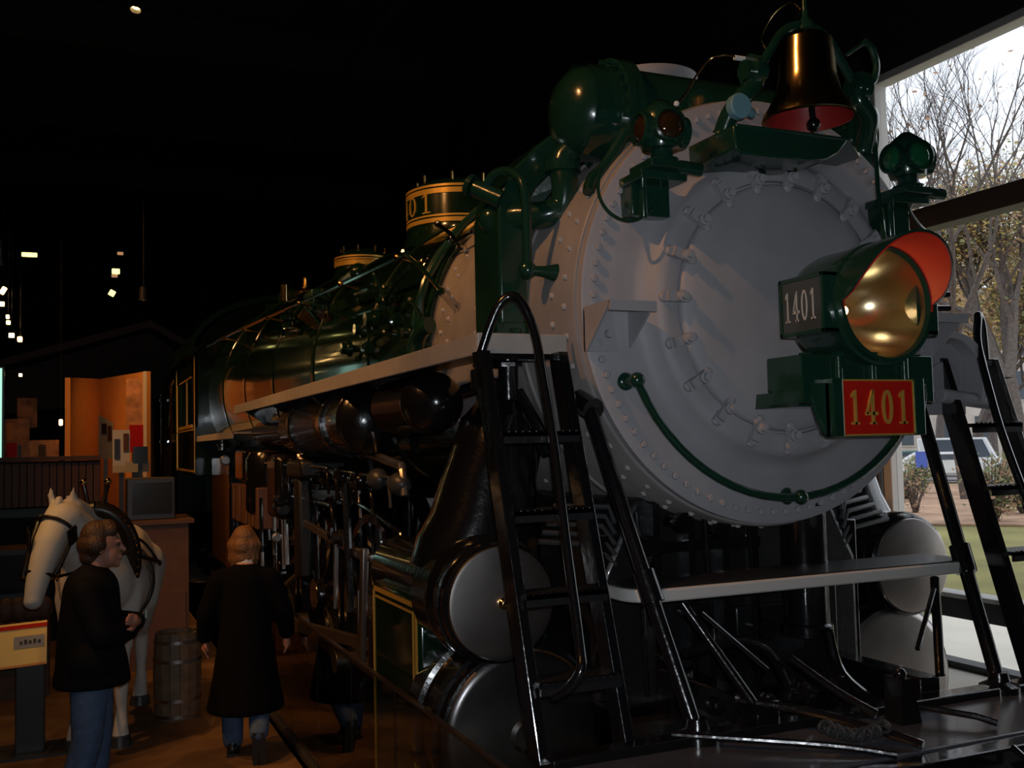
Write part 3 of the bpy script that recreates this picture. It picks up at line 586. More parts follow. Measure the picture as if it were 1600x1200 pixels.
# --- cab
q = MB(); q.bb(-1.53, -1.49, 11.1, 13.9, 2.05, 2.75); q.bb(-1.53, -1.49, 11.1, 11.55, 2.75, 3.78); q.bb(-1.53, -1.49, 13.4, 13.9, 2.75, 3.78); q.bb(-1.53, -1.49, 11.1, 13.9, 3.5, 3.80)
q.bb(1.49, 1.53, 11.1, 13.9, 2.05, 3.8); q.bb(-1.53, 1.53, 11.1, 11.14, 2.05, 3.8)
cab = part(q, 'cab', 'jacket', smooth=False)
rf = []
for y in (10.95, 14.3): rf.append([Vector((1.62*math.cos(PI-PI*k/20)*1.0, y, 3.78+.92*math.sin(PI*k/20)**.9)) for k in range(21)]+[Vector((1.57*math.cos(PI*k/20), y, 3.74+.88*math.sin(PI*k/20)**.9)) for k in range(21)])
part(MB().loft(rf), 'cab_roof', 'jacket', cab)
part(MB().prism([(1.5*math.cos(PI*k/20), 11.1, 3.78+.85*math.sin(PI*k/20)) for k in range(21)], (0, .04, 0)), 'cab_front', 'jacket', cab)
q = MB(); 
for y in (11.12, 13.86): q.bb(-1.54, -1.53, y-.02, y+.02, 2.08, 3.76)
q.bb(-1.54, -1.53, 11.12, 13.86, 2.09, 2.12); q.bb(-1.54, -1.53, 11.12, 13.86, 2.70, 2.72); q.bb(-1.54, -1.53, 11.6, 13.35, 3.48, 3.5); part(q, 'gold_lining', 'gold', cab, smooth=False)
q = MB(); q.bb(-1.52, -1.50, 12.4, 12.46, 2.75, 3.5); q.bb(-1.54, -1.48, 11.5, 13.5, 2.74, 2.79); part(q, 'cab_window_sash', 'gold', cab, smooth=False)
for y in (14.0, 14.25): part(MB().tube([(-1.56, y, 1.5), (-1.60, y, 1.6), (-1.60, y, 3.5), (-1.56, y, 3.6)], .025, 8), 'cab_handrail', 'brass')
q = MB(); q.bb(-1.5, 1.5, 14.6, 18.0, 1.3, 3.9); tender = part(q, 'tender_tank', 'jacket', bevel=.05)
q = MB(); q.bb(-1.505, -1.5, 14.8, 17.9, 1.5, 1.53); q.bb(-1.505, -1.5, 14.8, 17.9, 3.6, 3.63); part(q, 'gold_lining', 'gold', tender, smooth=False)
# --- running boards
for s in (-1, 1):
    q = MB(); q.bb(s*1.5, s*1.12, .10, 7.4, 2.84, 2.865); q.bb(s*1.16, s*.98, 2.2, 7.4, 2.84, 2.865); rb = part(q, 'running_board', 'blackmat', smooth=False)
    q = MB(); q.bb(s*1.505, s*1.485, .10, 7.4, 2.79, 2.885); part(q, 'board_edge', 'edge', rb, bevel=.006, smooth=False)
    q = MB(); q.bb(s*1.505, s*1.07, .085, .105, 2.79, 2.885); part(q, 'front_edge', 'edge', rb, bevel=.006, smooth=False)
    q = MB(); q.bb(s*1.5, s*1.25, 7.6, 11.1, 2.58, 2.60); q.bb(s*1.505, s*1.485, 7.6, 11.1, 2.53, 2.61); part(q, 'rear_running_board', 'edge', smooth=False)
    for y in (2.2, 3.9, 5.6, 7.2):
        q = MB().prism([(s*1.46, y, 2.835), (s*1.0, y, 2.835), (s*1.0, y, 2.55)], (0, .03, 0)); part(q, 'board_bracket', 'black')
# --- air reservoirs under the left board
def tank(x, z, y0, y1, r, nm='air_reservoir', dish=.45):
    q = MB().lathe([(0, y0-r*dish), (r*.3, y0-r*dish*.95), (r*.6, y0-r*dish*.75), (r*.85, y0-r*dish*.4), (r*.96, y0-r*dish*.15), (r, y0), (r, y0+.04), (r*1.02, y0+.045), (r*1.02, y0+.09), (r, y0+.095), (r, y1), (r*.8, y1+r*.3), (0, y1+r*dish)], (x, 0, z), 'y', 48)
    return part(q, nm, 'black', ang=40)
for s in (-1, 1):
    tank(s*1.30, 2.635, 1.27, 1.95, .17, 'reservoir_dome', 1.0)
    t = tank(s*1.24, 2.585, 2.72, 4.9, .245)
    for y in (3.2, 4.4): part(MB().lathe([(.246, y), (.262, y), (.262, y+.06), (.246, y+.06)], (s*1.24, 0, 2.585), 'y', 40), 'tank_strap', 'black', t)
    tank(s*1.25, 2.56, 5.4, 7.0, .13, 'small_reservoir', .8)
# --- ladders from running board to pilot deck, with hoop rails
for s in (-1, 1):
    T, Bt = (.06, 2.80), (-.43, 1.24)
    yz = lambda z: T[0]+(Bt[0]-T[0])*(T[1]-z)/(T[1]-Bt[1])
    for x in (1.50, 1.13):
        q = MB().prism([(s*x-.022, yz(2.80)-.055, 2.80), (s*x-.022, yz(2.80)+.055, 2.80), (s*x-.022, yz(1.2)+.055, 1.2), (s*x-.022, yz(1.2)-.055, 1.2)], (.044, 0, 0)); part(q, 'ladder_rail', 'black', bevel=.004, smooth=False)
    part(MB().bb(s*1.50, s*1.13, .03, .10, 2.765, 2.79), 'ladder_top', 'black', smooth=False)
    for z in (2.44, 2.12, 1.80, 1.48):
        y = yz(z); q = MB(); q.bb(s*1.49, s*1.14, y-.10, y+.06, z-.012, z+.008); q.bb(s*1.49, s*1.14, y-.10, y-.085, z-.04, z+.008)
        tr = part(q, 'ladder_tread', 'blackmat', smooth=False)
        q = MB()
        for k in range(11): q.ball((s*(1.16+.031*k), y-.10, z+.010), .0065, 6)
        part(q, 'tread_teeth', 'chrome', tr)['kind'] = 'stuff'
        q = MB()
        for x in (1.50, 1.13): q.ball((s*x, y-.06, z-.03), .009, 6).ball((s*x, y-.03, z-.03), .009, 6)
    pts = [(1.513, .08, 2.73), (1.471, .05, 2.88), (1.427, .02, 2.995), (1.383, 0, 3.035), (1.343, -.03, 3.007), (1.299, -.06, 2.872), (1.288, -.12, 2.648), (1.285, -.2, 2.377), (1.306, -.33, 1.994), (1.332, -.47, 1.641), (1.352, -.52, 1.544), (1.393, -.50, 1.473), (1.437, -.45, 1.432)]
    pts = [(s*x, y, z) for x, y, z in pts]
    part(MB().tube(bez(pts, 6), .021, 12), 'hoop_rail', 'black')
    part(MB().tube([(s*1.50, .09, 2.72), (s*1.50, .08, 2.64)], .038, 12).ball((s*1.50, .05, 2.63), .022, 8).ball((s*1.46, .05, 2.66), .022, 8), 'rail_clamp', 'black')
# --- smokebox braces
for s in (-1, 1):
    a = Vector((s*.985, .06, 2.56)); b = Vector((s*.83, -.50, 1.22)); m = a+(b-a)*.55
    q = MB().cyl(a, m, .034, n=16); q.cyl(m, b, .034, n=16); br = part(q, 'smokebox_brace', 'black')
    q = MB().cyl(a+Vector((0, .09, .03)), a+Vector((s*-.01, -.03, -.02)), .055, n=18); part(q, 'brace_clamp', 'black', br); part(MB().cyl(m+(a-m)*.03, m-(a-m)*.14, .050, n=18), 'brace_collar', 'black', br)
    part(MB().lathe([(.09, 0), (.09, .03), (.05, .05), (.04, .09), (0, .09)], (b.x, b.y, 1.20), 'z', 18), 'brace_foot', 'black', br)
    q = MB().cyl((s*.72, -.25, 1.70), (s*.52, -.45, 1.30), .022, n=12); q.cyl((s*.66, -.30, 1.66), (s*.42, -.42, 1.42), .012, n=10); part(q, 'short_rod', 'black')
# --- pilot-beam platform (grey edged)
def rounded(x0, x1, y0, y1, r, z, th, n=6):
    pl = [(x0, y1, z), (x0, y0+r, z)]+[(x0+r-r*math.cos(PI/2*k/n), y0+r-r*math.sin(PI/2*k/n), z) for k in range(1, n)]+[(x0+r, y0, z), (x1-r, y0, z)]+[(x1-r+r*math.sin(PI/2*k/n), y0+r-r*math.cos(PI/2*k/n), z) for k in range(1, n)]+[(x1, y0+r, z), (x1, y1, z)]
    return MB().prism(pl, (0, 0, th))
plat = part(rounded(-.98, .98, -.29, .06, .14, 1.718, .055), 'front_platform', 'frame', bevel=.008)
part(rounded(-.96, .96, -.27, .05, .13, 1.772, .006), 'tread_plate', 'blackmat', plat)
# --- deck, buffer beam, coupler gear
part(MB().bb(-1.48, 1.48, -1.0, -.52, 1.17, 1.20), 'pilot_deck', 'deckplate', bevel=.01)
part(MB().bb(-1.5, 1.5, -1.10, -.98, .82, 1.19), 'buffer_beam', 'black', bevel=.012)
part(MB().bb(-1.5, 1.5, -.56, -.46, 1.12, 1.235), 'deck_angle', 'black', bevel=.01)
part(MB().bb(-.72, .72, -.46, .30, 1.02, 1.08), 'deck_floor', 'blackmat')
q = MB(); q.prism([(.02, -.72, 1.2), (.13, -.72, 1.2), (.10, -.70, 1.38), (.05, -.70, 1.38)], (0, .10, 0)); q.ball((.075, -.66, 1.395), .03, 10); part(q, 'flag_bracket', 'black')
part(MB().tube([(.10, -.60, 1.26), (.28, -.86, 1.24), (.33, -.92, 1.22)], .014, 8), 'uncoupling_rod', 'black')
part(MB().tube([(-1.3, -1.16, 1.10), (-.3, -1.18, 1.08), (-.22, -1.26, 1.00), (-.05, -1.28, .98)], .018, 8), 'uncoupling_lever', 'black')
part(MB().tube([(1.3, -1.16, 1.10), (.3, -1.18, 1.08)], .018, 8), 'deck_grab_rail', 'black')
for k, x in enumerate((-1.0, -.6, .2, .45, .7, 1.0, 1.25)):
    part(MB().tube([(x, -1.10, 1.19), (x, -1.16, 1.16), (x, -1.17, 1.02)], .013, 8), 'rail_bracket', 'black')
for k in range(9):
    x = -.72+.18*k; q = MB(); q.bb(x-.02, x+.02, -1.45+.03*abs(k-4), -1.1, .3, .9) if k % 2 else q.cyl((x, -1.12, .85), (x*1.25, -1.6, .25), .03, n=8); part(q, 'pilot_bar', 'black')
q = MB(); q.bb(-.16, .16, -1.45, -1.05, .88, 1.14); q.cyl((0, -1.45, .86), (0, -1.45, 1.16), .10, n=16); part(q, 'coupler', 'blackmat', bevel=.03)
# chain and fittings heaped on the deck centre
R3 = random.Random(5)
for k in range(16):
    x = R3.uniform(-.65, .1); y = R3.uniform(-.45, -.2); z = 1.09+R3.uniform(0, .20); r = R3.uniform(.03, .07)
    ax = R3.choice(['x', 'y', 'z']); q = MB().lathe([(0, -r), (r*.6, -r), (r*.6, -r*.2), (r, -r*.1), (r, r*.4), (r*.4, r*.5), (r*.4, r*1.2), (0, r*1.2)], (x, y, z), ax, 12); part(q, 'pipe_fitting', 'black')
lk = MB(); n = 10; pts = [(.022*math.cos(2*PI*k/n), 0, .034*math.sin(2*PI*k/n)) for k in range(n+1)]; lk.tube(pts, .007, 6); lkm = lk.mesh('chain_link', 'darkgrey')
for k in range(14):
    c = at(1290+k*7, 1135+14*math.sin(k/13*PI), 2, 1.235+.04*abs(k-7)/7); dup(lkm, 'chain_link', LOCO, c, (0, PI/2, PI/2*(k % 2)))
for (pts, r) in (([(-.55, -.40, 1.30), (-.35, -.62, 1.28), (-.20, -.90, 1.24), (-.15, -1.0, 1.22)], .018), ([(-.95, -.5, 1.24), (-.5, -.85, 1.23), (-.3, -1.02, 1.21)], .014), ([(-.2, -.3, 1.42), (-.1, -.48, 1.30), (-.02, -.62, 1.23)], .02),
                 ([(-.75, -.3, 1.5), (-.5, -.3, 1.52), (-.3, -.28, 1.45), (-.2, -.3, 1.25)], .022), ([(.1, -.2, 1.5), (.15, -.22, 1.3), (.3, -.3, 1.15)], .025)):
    part(MB().tube(bez(pts, 5), r, 10), 'deck_pipe', 'black')
# upright cylinder behind the platform, and things under the smokebox
q = MB().lathe([(.04, .50), (.045, .36), (.09, .33), (.12, .30), (.122, .28), (.115, .27), (.115, -.30), (.13, -.31), (.13, -.36), (0, -.36)], (.24, .12, 1.78), 'z', 36); part(q, 'lubricator_cylinder', 'black')
q = MB(); q.prism([(-.78, .35, 1.1), (-.78, .35, 1.75), (-.60, .35, 2.1), (-.40, .35, 2.16), (.40, .35, 2.16), (.60, .35, 2.1), (.78, .35, 1.75), (.78, .35, 1.1)], (0, 1.3, 0)); part(q, 'cylinder_saddle', 'blackmat', bevel=.03)
q = MB()
for x in (-.5, -.3, -.1, .08): q.bb(x-.02, x+.02, .30, .36, 1.15, 2.1)
q.bb(-.6, .1, .28, .34, 1.85, 1.90); part(q, 'saddle_rib', 'black')
for (x, z, r) in ((-.42, 2.0, .05), (-.2, 1.95, .04), (-.05, 2.02, .04), (-.35, 1.55, .06), (.05, 1.45, .05), (-.6, 1.9, .05), (-.12, 1.3, .05), (-.5, 1.35, .04)):
    part(MB().lathe([(0, -r), (r, -r), (r, 0), (r*.6, .02), (r*.6, .1), (0, .1)], (x, .22, z), 'y', 14), 'flange_cap', 'black')
for x in (-.28, -.02, -.66): part(MB().tube([(x, .22, 2.06), (x, .20, 1.8), (x+.02, .2, 1.2)], .014, 8), 'drop_pipe', 'black')
part(MB().bb(-.05, .5, .30, .36, 1.4, 1.55).bb(.36, .42, .1, .3, 1.1, 1.7), 'front_casting', 'blackmat', bevel=.01)
for s in (-1, 1): part(MB().bb(s*.45-.06, s*.45+.06, -.46, 14, .85, 1.30), 'main_frame', 'black', bevel=.01)
# --- cylinders
for s in (-1, 1):
    vx, vz, vy = s*1.27, 1.655, .43; cx, cz, cy = s*1.15, 1.02, .47
    q = MB().lathe([(0, vy-.005), (.03, vy-.005), (.245, vy), (.262, vy+.004), (.268, vy+.016), (.268, vy+.03)], (vx, 0, vz), 'y', 64); vh = part(q, 'valve_chest_cover', 'steel')
    part(MB().lathe([(.028, vy), (.028, vy-.018), (.018, vy-.03), (.018, vy-.05), (0, vy-.052)], (vx, 0, vz), 'y', 12), 'cover_nut', 'brass', vh)
    q = MB().lathe([(.272, vy+.02), (.285, vy+.03), (.29, vy+.08), (.30, vy+.085), (.30, vy+.13), (.29, vy+.135), (.295, vy+.2), (.30, vy+.21), (.30, vy+.26), (.29, vy+.27), (.29, vy+.5), (.20, vy+.52), (.20, 2.0), (0, 2.02)], (vx, 0, vz), 'y', 64); part(q, 'valve_chest', 'black', ang=40)
    q = MB().lathe([(0, cy-.02), (.06, cy-.02), (.08, cy-.005), (.36, cy), (.385, cy+.005), (.40, cy+.02), (.40, cy+.03)], (cx, 0, cz), 'y', 72); ch = part(q, 'cylinder_cover', 'steel' if s > 0 else 'steelshaded')
    q = MB().lathe([(.40, cy+.025), (.415, cy+.03), (.42, cy+.08), (.44, cy+.085), (.44, cy+.15), (.425, cy+.155), (.43, cy+.3), (.455, cy+.31), (.455, cy+.36), (.44, cy+.37), (.44, cy+.5), (.30, cy+.52), (.30, 2.0), (0, 2.05)], (cx, 0, cz), 'y', 72); part(q, 'cylinder', 'black', ang=40)
    q = MB().cyl((cx-.02, cy-.02, cz-.18), (cx+.10, cy-.10, cz-.20), .022, n=10); q.ball((cx+.10, cy-.10, cz-.2), .03, 10); part(q, 'relief_cock', 'brass')
    q = MB(); q.bb(s*1.52, s*.8, .93, 1.80, .50, 1.625); j = part(q, 'cylinder_jacket', 'jacket', bevel=.02)
    q = MB(); e0, e1 = s*1.521, s*1.525
    for (y0, y1, z0, z1) in ((.96, 1.77, 1.575, 1.60), (.96, 1.77, .55, .57), (.96, .985, .55, 1.60), (1.75, 1.77, .55, 1.60), (1.02, 1.72, 1.54, 1.552), (1.015, 1.03, .60, 1.55)): q.bb(e0, e1, y0, y1, z0, z1)
    part(q, 'gold_lining', 'gold', j, smooth=False)
    # steam pipe casing from smokebox down to the valve chest
    rg = []
    for (zz, xc, hw, yc, hy) in ((2.70, 1.08, .02, .95, .04), (2.67, 1.07, .055, .95, .10), (2.62, 1.05, .11, .95, .16), (2.555, 1.02, .20, .95, .22), (2.545, 1.02, .215, .95, .235), (2.4, 1.06, .225, .95, .24), (2.22, 1.12, .24, .95, .25), (2.05, 1.15, .27, .95, .27), (1.93, 1.18, .32, .95, .28), (1.80, 1.20, .335, .95, .29)):
        rg.append([Vector((s*xc+hw*math.copysign(abs(math.cos(a))**.8, math.cos(a)), yc+hy*math.copysign(abs(math.sin(a))**.8, math.sin(a)), zz)) for a in [2*PI*k/40 for k in range(40)]])
    part(MB().loft(rg), 'steam_pipe_casing', 'black', ang=50)
    part(MB().cyl((s*1.09, .72, 2.62), (s*1.09, .72, 2.80), .052, n=18).lathe([(.09, 0), (.09, .035), (.03, .04), (.03, .06), (0, .06)], (s*1.09, .72, 2.785), 'z', 8).tube([(s*1.10, .72, 2.70), (s*1.20, .80, 2.70), (s*1.24, .95, 2.68)], .036, 12).tube([(s*1.05, .70, 2.66), (s*.99, .62, 2.50), (s*.95, .56, 2.34)], .034, 12), 'stop_valve', 'black')
    # folded plates and pipes between chest and saddle
    for k in range(5): part(MB().tube([(s*(1.08-.03*k), .42+.02*k, 1.93+.04*k), (s*(.80-.02*k), .38, 1.90+.045*k), (s*.70, .36, 1.80+.05*k)], .014, 8), 'oil_pipe', 'darkgrey')
    part(MB().bb(s*.62, s*.80, .36, .42, 1.15, 1.95), 'saddle_web', 'black', bevel=.01)
# right-hand grey feed pump beside the smokebox
q = MB().lathe([(0, .07), (.06, .06), (.10, .02), (.11, 0), (.11, -.16), (.12, -.17), (.12, -.2), (.08, -.22), (.08, -.5)], (1.10, .12, 3.40), 'z', 32); pump = part(q, 'feed_pump', 'grey')
for k in range(6): part(MB().cyl((1.18, .10, 3.38-.075*k), (1.26, .08, 3.38-.075*k), .016, n=8), 'stud', 'black', pump)
q = MB(); rr = bez([(1.02, -.02, 2.90), (1.16, -.04, 2.89), (1.27, -.05, 2.80), (1.30, -.05, 2.68), (1.29, -.05, 2.56)], 5)
q.loft([[Vector((v.x, v.y, v.z))+o for o in (Vector((0, -.03, 0)), Vector((.045, -.03, .03)), Vector((.045, .12, .03)), Vector((0, .12, 0)))] for v in rr]); q.bb(.98, 1.28, .02, .12, 2.50, 2.88); q.cyl((1.12, .0, 2.68), (1.12, .05, 2.68), .10, n=24); q.cyl((1.04, -.03, 2.60), (1.40, -.03, 2.56), .04, n=12)
part(q, 'pump_bracket', 'grey', bevel=.006)
# --- wheels, rods and valve gear
def wheel(x, y, r, sp, nm, s):
    q = MB(); q.lathe([(r-.075, -.07), (r, -.07), (r+.0, .04), (r+.03, .05), (r+.03, .075), (r-.075, .075), (r-.075, -.07)], (x, y, r), 'x', 56)
    q.lathe([(0, -.12), (.16, -.12), (.17, -.10), (.17, .10), (0, .10)], (x, y, r), 'x', 28)
    for k in range(sp):
        a = 2*PI*k/sp; d = Vector((0, math.cos(a), math.sin(a))); c = Vector((x, y, r)); q.tube([c+d*.12, c+d*(r-.06)], [.05, .032], 8)
    return part(q, nm, 'black')
for s in (-1, 1):
    for y in (.25, 2.4): wheel(s*.75, y, .42, 10, 'pilot_wheel', s)
    for y in (4.3, 6.3, 8.3): wheel(s*.77, y, .92, 16, 'driving_wheel', s)
    wheel(s*.77, 11.3, .53, 12, 'trailing_wheel', s)
    for y in (15.3, 16.9): wheel(s*.77, y, .45, 10, 'tender_wheel', s)
    q = MB().prism([(s*1.12, 2.75, .98), (s*1.12, 2.75, 1.06), (s*1.14, 6.3, .72), (s*1.14, 6.3, .60)], (s*.05, 0, 0)); part(q, 'main_rod', 'steel', bevel=.008)
    q = MB().prism([(s*1.02, 4.2, .60), (s*1.02, 4.2, .70), (s*1.02, 8.4, .70), (s*1.02, 8.4, .60)], (s*.05, 0, 0))
    for y in (4.3, 6.3, 8.3): q.cyl((s*.95, y, .65), (s*1.16, y, .65), .10, n=24)
    part(q, 'side_rod', 'steel', bevel=.006)
    q = MB(); q.bb(s*1.05, s*1.22, 2.0, 3.6, 1.22, 1.28); q.bb(s*1.05, s*1.22, 2.0, 3.6, .80, .86); part(q, 'crosshead_guide', 'steel', bevel=.006)
    q = MB(); q.bb(s*1.03, s*1.24, 2.6, 2.95, .86, 1.22); part(q, 'crosshead', 'blackmat', bevel=.02)
    part(MB().cyl((s*1.15, 2.0, 1.02), (s*1.15, 2.7, 1.02), .045, n=16), 'piston_rod', 'chrome')
    part(MB().cyl((s*1.27, 2.0, 1.66), (s*1.27, 2.7, 1.66), .03, n=14), 'valve_rod', 'chrome')
    q = MB().prism([(s*1.30, 2.66, 1.72), (s*1.30, 2.74, 1.72), (s*1.30, 2.85, .95), (s*1.30, 2.77, .95)], (s*.04, 0, 0)); part(q, 'combination_lever', 'steel', bevel=.006)
    q = MB().prism([(s*1.30, 2.7, 1.63), (s*1.30, 2.7, 1.69), (s*1.30, 4.7, 1.80), (s*1.30, 4.7, 1.74)], (s*.035, 0, 0)); part(q, 'radius_rod', 'steel', bevel=.006)
    q = MB().prism([(s*1.33, 4.75, 1.35), (s*1.33, 4.68, 1.35), (s*1.33, 6.3, .85), (s*1.33, 6.3, .93)], (s*.035, 0, 0)); part(q, 'eccentric_rod', 'steel', bevel=.006)
    q = MB(); q.bb(s*1.26, s*1.38, 4.6, 4.8, 1.3, 2.15); q.bb(s*1.0, s*1.4, 4.4, 5.0, 2.15, 2.30); part(q, 'valve_gear_link', 'blackmat', bevel=.03)
    q = MB(); q.bb(s*1.20, s*1.42, 5.4, 5.9, 1.75, 2.35); part(q, 'gear_box', 'black', bevel=.06)
    q = MB(); q.bb(s*.95, s*1.36, 8.9, 10.6, .95, 2.3); part(q, 'firebox_side', 'black', bevel=.01)
    pa, pb = at(362, 755, 0, -1.42), at(402, 828, 0, -1.42)
    q = MB(); q.bb(s*1.2, s*1.42, pb.y, pa.y, pb.z, pa.z)
    for k in range(4): yy = pb.y+(pa.y-pb.y)*(k+.5)/4; q.bb(s*1.42, s*1.44, yy-.06, yy+.06, pb.z+.02, pa.z-.02)
    part(q, 'ribbed_locker', 'brown', bevel=.01)
    q = MB(); q.bb(s*1.1, s*1.40, 7.5, 8.1, 2.05, 2.4); part(q, 'tool_box', 'black', bevel=.03)
    q = MB(); q.lathe([(0, 0), (.22, 0), (.24, .03), (.24, .55), (.2, .62), (0, .64)], (s*1.25, 6.7, 1.75), 'z', 28); part(q, 'air_compressor', 'black')
# pipe runs under the left running board
R4 = random.Random(12)
for k in range(16):
    z = R4.uniform(1.75, 2.72); x = -R4.uniform(1.02, 1.40); y0 = R4.uniform(1.9, 4.5); y1 = y0+R4.uniform(1.2, 4.5); dz = R4.choice([0, 0, .05, -.06, .12]); r = R4.choice([.012, .016, .02, .03])
    if z > 2.3 and y0 < 5.0: x = -1.02
    q = MB().tube(bez([(x, y0, z-.2), (x, y0+.05, z-.04), (x, y0+.2, z), (x, (y0+y1)/2, z+dz), (x, y1-.15, z+dz), (x, y1, z+dz-.1)], 5), r, 10)
    for f in (.3, .6, .85): q.lathe([(r*1.7, -.02), (r*1.7, .02)], (x, y0+(y1-y0)*f, z+dz*min(1, f*2)), 'y', 6)
    part(q, 'pipe_run', R4.choice(['black', 'black', 'darkgrey', 'steel']) if k % 4 else 'black')
for k in range(34):
    y = R4.uniform(2.1, 9.5); z = R4.uniform(1.0, 2.6); x = -R4.uniform(1.15, 1.45); r = R4.uniform(.03, .07)
    if z > 2.25 and y < 7: z -= .5
    q = MB().lathe([(0, -r), (r*.7, -r), (r*.7, -r*.3), (r, -r*.2), (r, r*.3), (r*.5, r*.5), (r*.4, r*1.5), (0, r*1.6)], (x, y, z), R4.choice(['x', 'z', 'y']), 12); part(q, 'fitting', R4.choice(['black', 'steel', 'black', 'blackmat']))
for k in range(14):
    y = R4.uniform(2.2, 8.5); x = -R4.uniform(1.2, 1.44); z0 = R4.uniform(.9, 1.5); z1 = z0+R4.uniform(.3, .9)
    part(MB().tube([(x, y, z0), (x, y+R4.uniform(-.1, .1), z1)], R4.choice([.012, .02, .028]), 8), 'lever_rod', R4.choice(['black', 'steel', 'chrome']))
for k in range(5):
    y = 2.2+k*.5; part(MB().ball((-1.22, y, 2.16+.02*(k % 2)), .075, 16, (1, 1.4, 1)), 'pump_lobe', 'darkgrey' if k < 2 else 'black')

# ================================================================== LAMPS
def spot_fixture(loc, tgt, power, label, ang=50, grp='ceiling spotlights'):
    loc, tgt = Vector(loc), Vector(tgt); d = (tgt-loc).normalized()
    t = thing('spotlight', loc, label, 'spotlight', grp)
    q = MB().lathe([(.0, -.22), (.06, -.22), (.075, -.18), (.08, .02), (.07, .02), (.06, -.05)], (0, 0, 0), d, 20); q.build('housing', 'blackmat', t)
    MB().lathe([(.06, -.04), (0, -.045)], (0, 0, 0), d, 20).build('lamp', 'lampwarm', t)
    MB().cyl((0, 0, .02), (0, 0, 9.3-loc.z), .008, n=8).build('stem', 'blackmat', t)
    l = light('spot_beam', 'SPOT', (0, 0, 0), power, WARM, None, spot_size=math.radians(ang), spot_blend=.5, shadow_soft_size=.06)
    l.location = d*.06; l.rotation_euler = d.to_track_quat('-Z', 'Y').to_euler(); l.parent = t
    return t
names = ['ceiling spotlight aimed at the smokebox side', 'ceiling spotlight aimed at the boiler behind the first dome', 'ceiling spotlight aimed at the middle of the running board',
         'ceiling spotlight aimed at the cab', 'ceiling spotlight over the visitors and the horse', 'ceiling spotlight aimed at the front dome']
for (a, b, pw), nm in zip(SPOTS, names): spot_fixture(a, b, pw, nm)
spot_fixture(at(212, 14, 1, 10.2), (-3.6, 8, 1.0), 160, 'glowing warm spotlight high at the top left')
def glow_lamp(px, py, Y, m, wd, hh, label, rz=0):
    t = thing('display_light', at(px, py, 1, Y), label, 'lamp', 'small lights in the dark exhibit hall')
    MB().box((0, 0, 0), (wd, .05, hh), Euler((0, rz, 0))).build('diffuser', m, t, bevel=.01)
    MB().box((0, .04, .0), (wd*1.1, .04, hh*1.3), Euler((0, rz, 0))).build('housing', 'blackmat', t)
    MB().cyl((0, .06, 0), (0, .06, 9.3-t.location.z), .004, n=6).build('rod', 'blackmat', t)
glow_lamp(46, 398, 15, 'lampgreen', .24, .07, 'flat greenish strip light high at the left')
glow_lamp(181, 424, 15, 'lampgreen', .13, .09, 'upper yellow light of the pair above the roof')
glow_lamp(175, 458, 15, 'lampgreen', .10, .10, 'lower yellow light of the pair above the roof', .5)
glow_lamp(188, 396, 15, 'lampdim', .10, .05, 'faint reddish light over the yellow pair')
glow_lamp(179, 431, 15, 'lampdim', .10, .05, 'faint light just below the upper yellow light')
glow_lamp(5, 454, 14, 'lampwarm', .07, .12, 'topmost warm light by the left edge', .5)
glow_lamp(3, 475, 14, 'lampwarm', .07, .07, 'second warm light down the left edge')
glow_lamp(12, 495, 14, 'lampwarm', .05, .06, 'upper of the touching pair of warm lights')
glow_lamp(13, 504, 14, 'lampwarm', .06, .06, 'lower of the touching pair of warm lights')
glow_lamp(18, 524, 14, 'lampwarm', .08, .07, 'left one of the two lowest warm lights')
glow_lamp(31, 530, 14, 'lampwarm', .07, .08, 'right one of the two lowest warm lights')
glow_lamp(32, 586, 14, 'lampwarm', .05, .05, 'single warm light above the exhibit boards')
glow_lamp(95, 660, 12.5, 'lampwarm', .05, .09, 'bright warm lamp beside the ochre partition')

# ================================================================== EXHIBITS ON THE LEFT
t = thing('light_panel', at(-6, 700, 1, 13), 'pale blue green lit panel cut by the left edge', 'panel')
a = at(-30, 575, 1, 13); b = at(2, 720, 1, 13); t.location = (0, 0, 0)
MB().bb(a.x, b.x, 13, 13.06, b.z, a.z).build('diffuser', 'lampcyan', t); MB().bb(a.x-.03, b.x+.03, 13.06, 13.2, FZ, a.z+.03).build('frame', 'blackmat', t)
# gabled shed roof
RY = 18; pk = at(235, 500, 1, RY); rl = at(-40, 572, 1, RY); rr_ = at(320, 548, 1, RY)
t = thing('station_shed', (0, 0, 0), 'dark brown shed with a low gabled roof behind the cab', 'shed')
MB().prism([(rl.x, RY, rl.z), (pk.x, RY, pk.z), (rr_.x, RY, rr_.z), (rr_.x, RY, rr_.z-.14), (pk.x, RY, pk.z-.15), (rl.x, RY, rl.z-.14)], (0, 5, 0)).build('roof', 'brown', t, smooth=False)
MB().prism([(rl.x+.3, RY+.4, rl.z-.15), (pk.x, RY+.4, pk.z-.2), (rr_.x-.3, RY+.4, rr_.z-.2), (rr_.x-.3, RY+.4, 3.6), (rl.x+.3, RY+.4, 3.2)], (0, .1, 0)).build('gable', 'darkwood', t, smooth=False)
for k in range(14):
    x = rl.x+.3+(rr_.x-rl.x-.6)*k/13
    MB().bb(x-.02, x+.02, RY+.36, RY+.42, 3.3, 3.9 if k in (0, 13) else 4.1).build('batten', 'darkwood', t, smooth=False)
for x in (rl.x+.35, pk.x, rr_.x-.35): MB().bb(x-.09, x+.09, RY+.3, RY+.5, FZ, 3.6).build('post', 'darkwood', t, smooth=False)
MB().bb(rl.x+.3, rr_.x-.3, RY+4, RY+4.1, FZ, 4.2).build('rear_wall', 'wall', t, smooth=False)
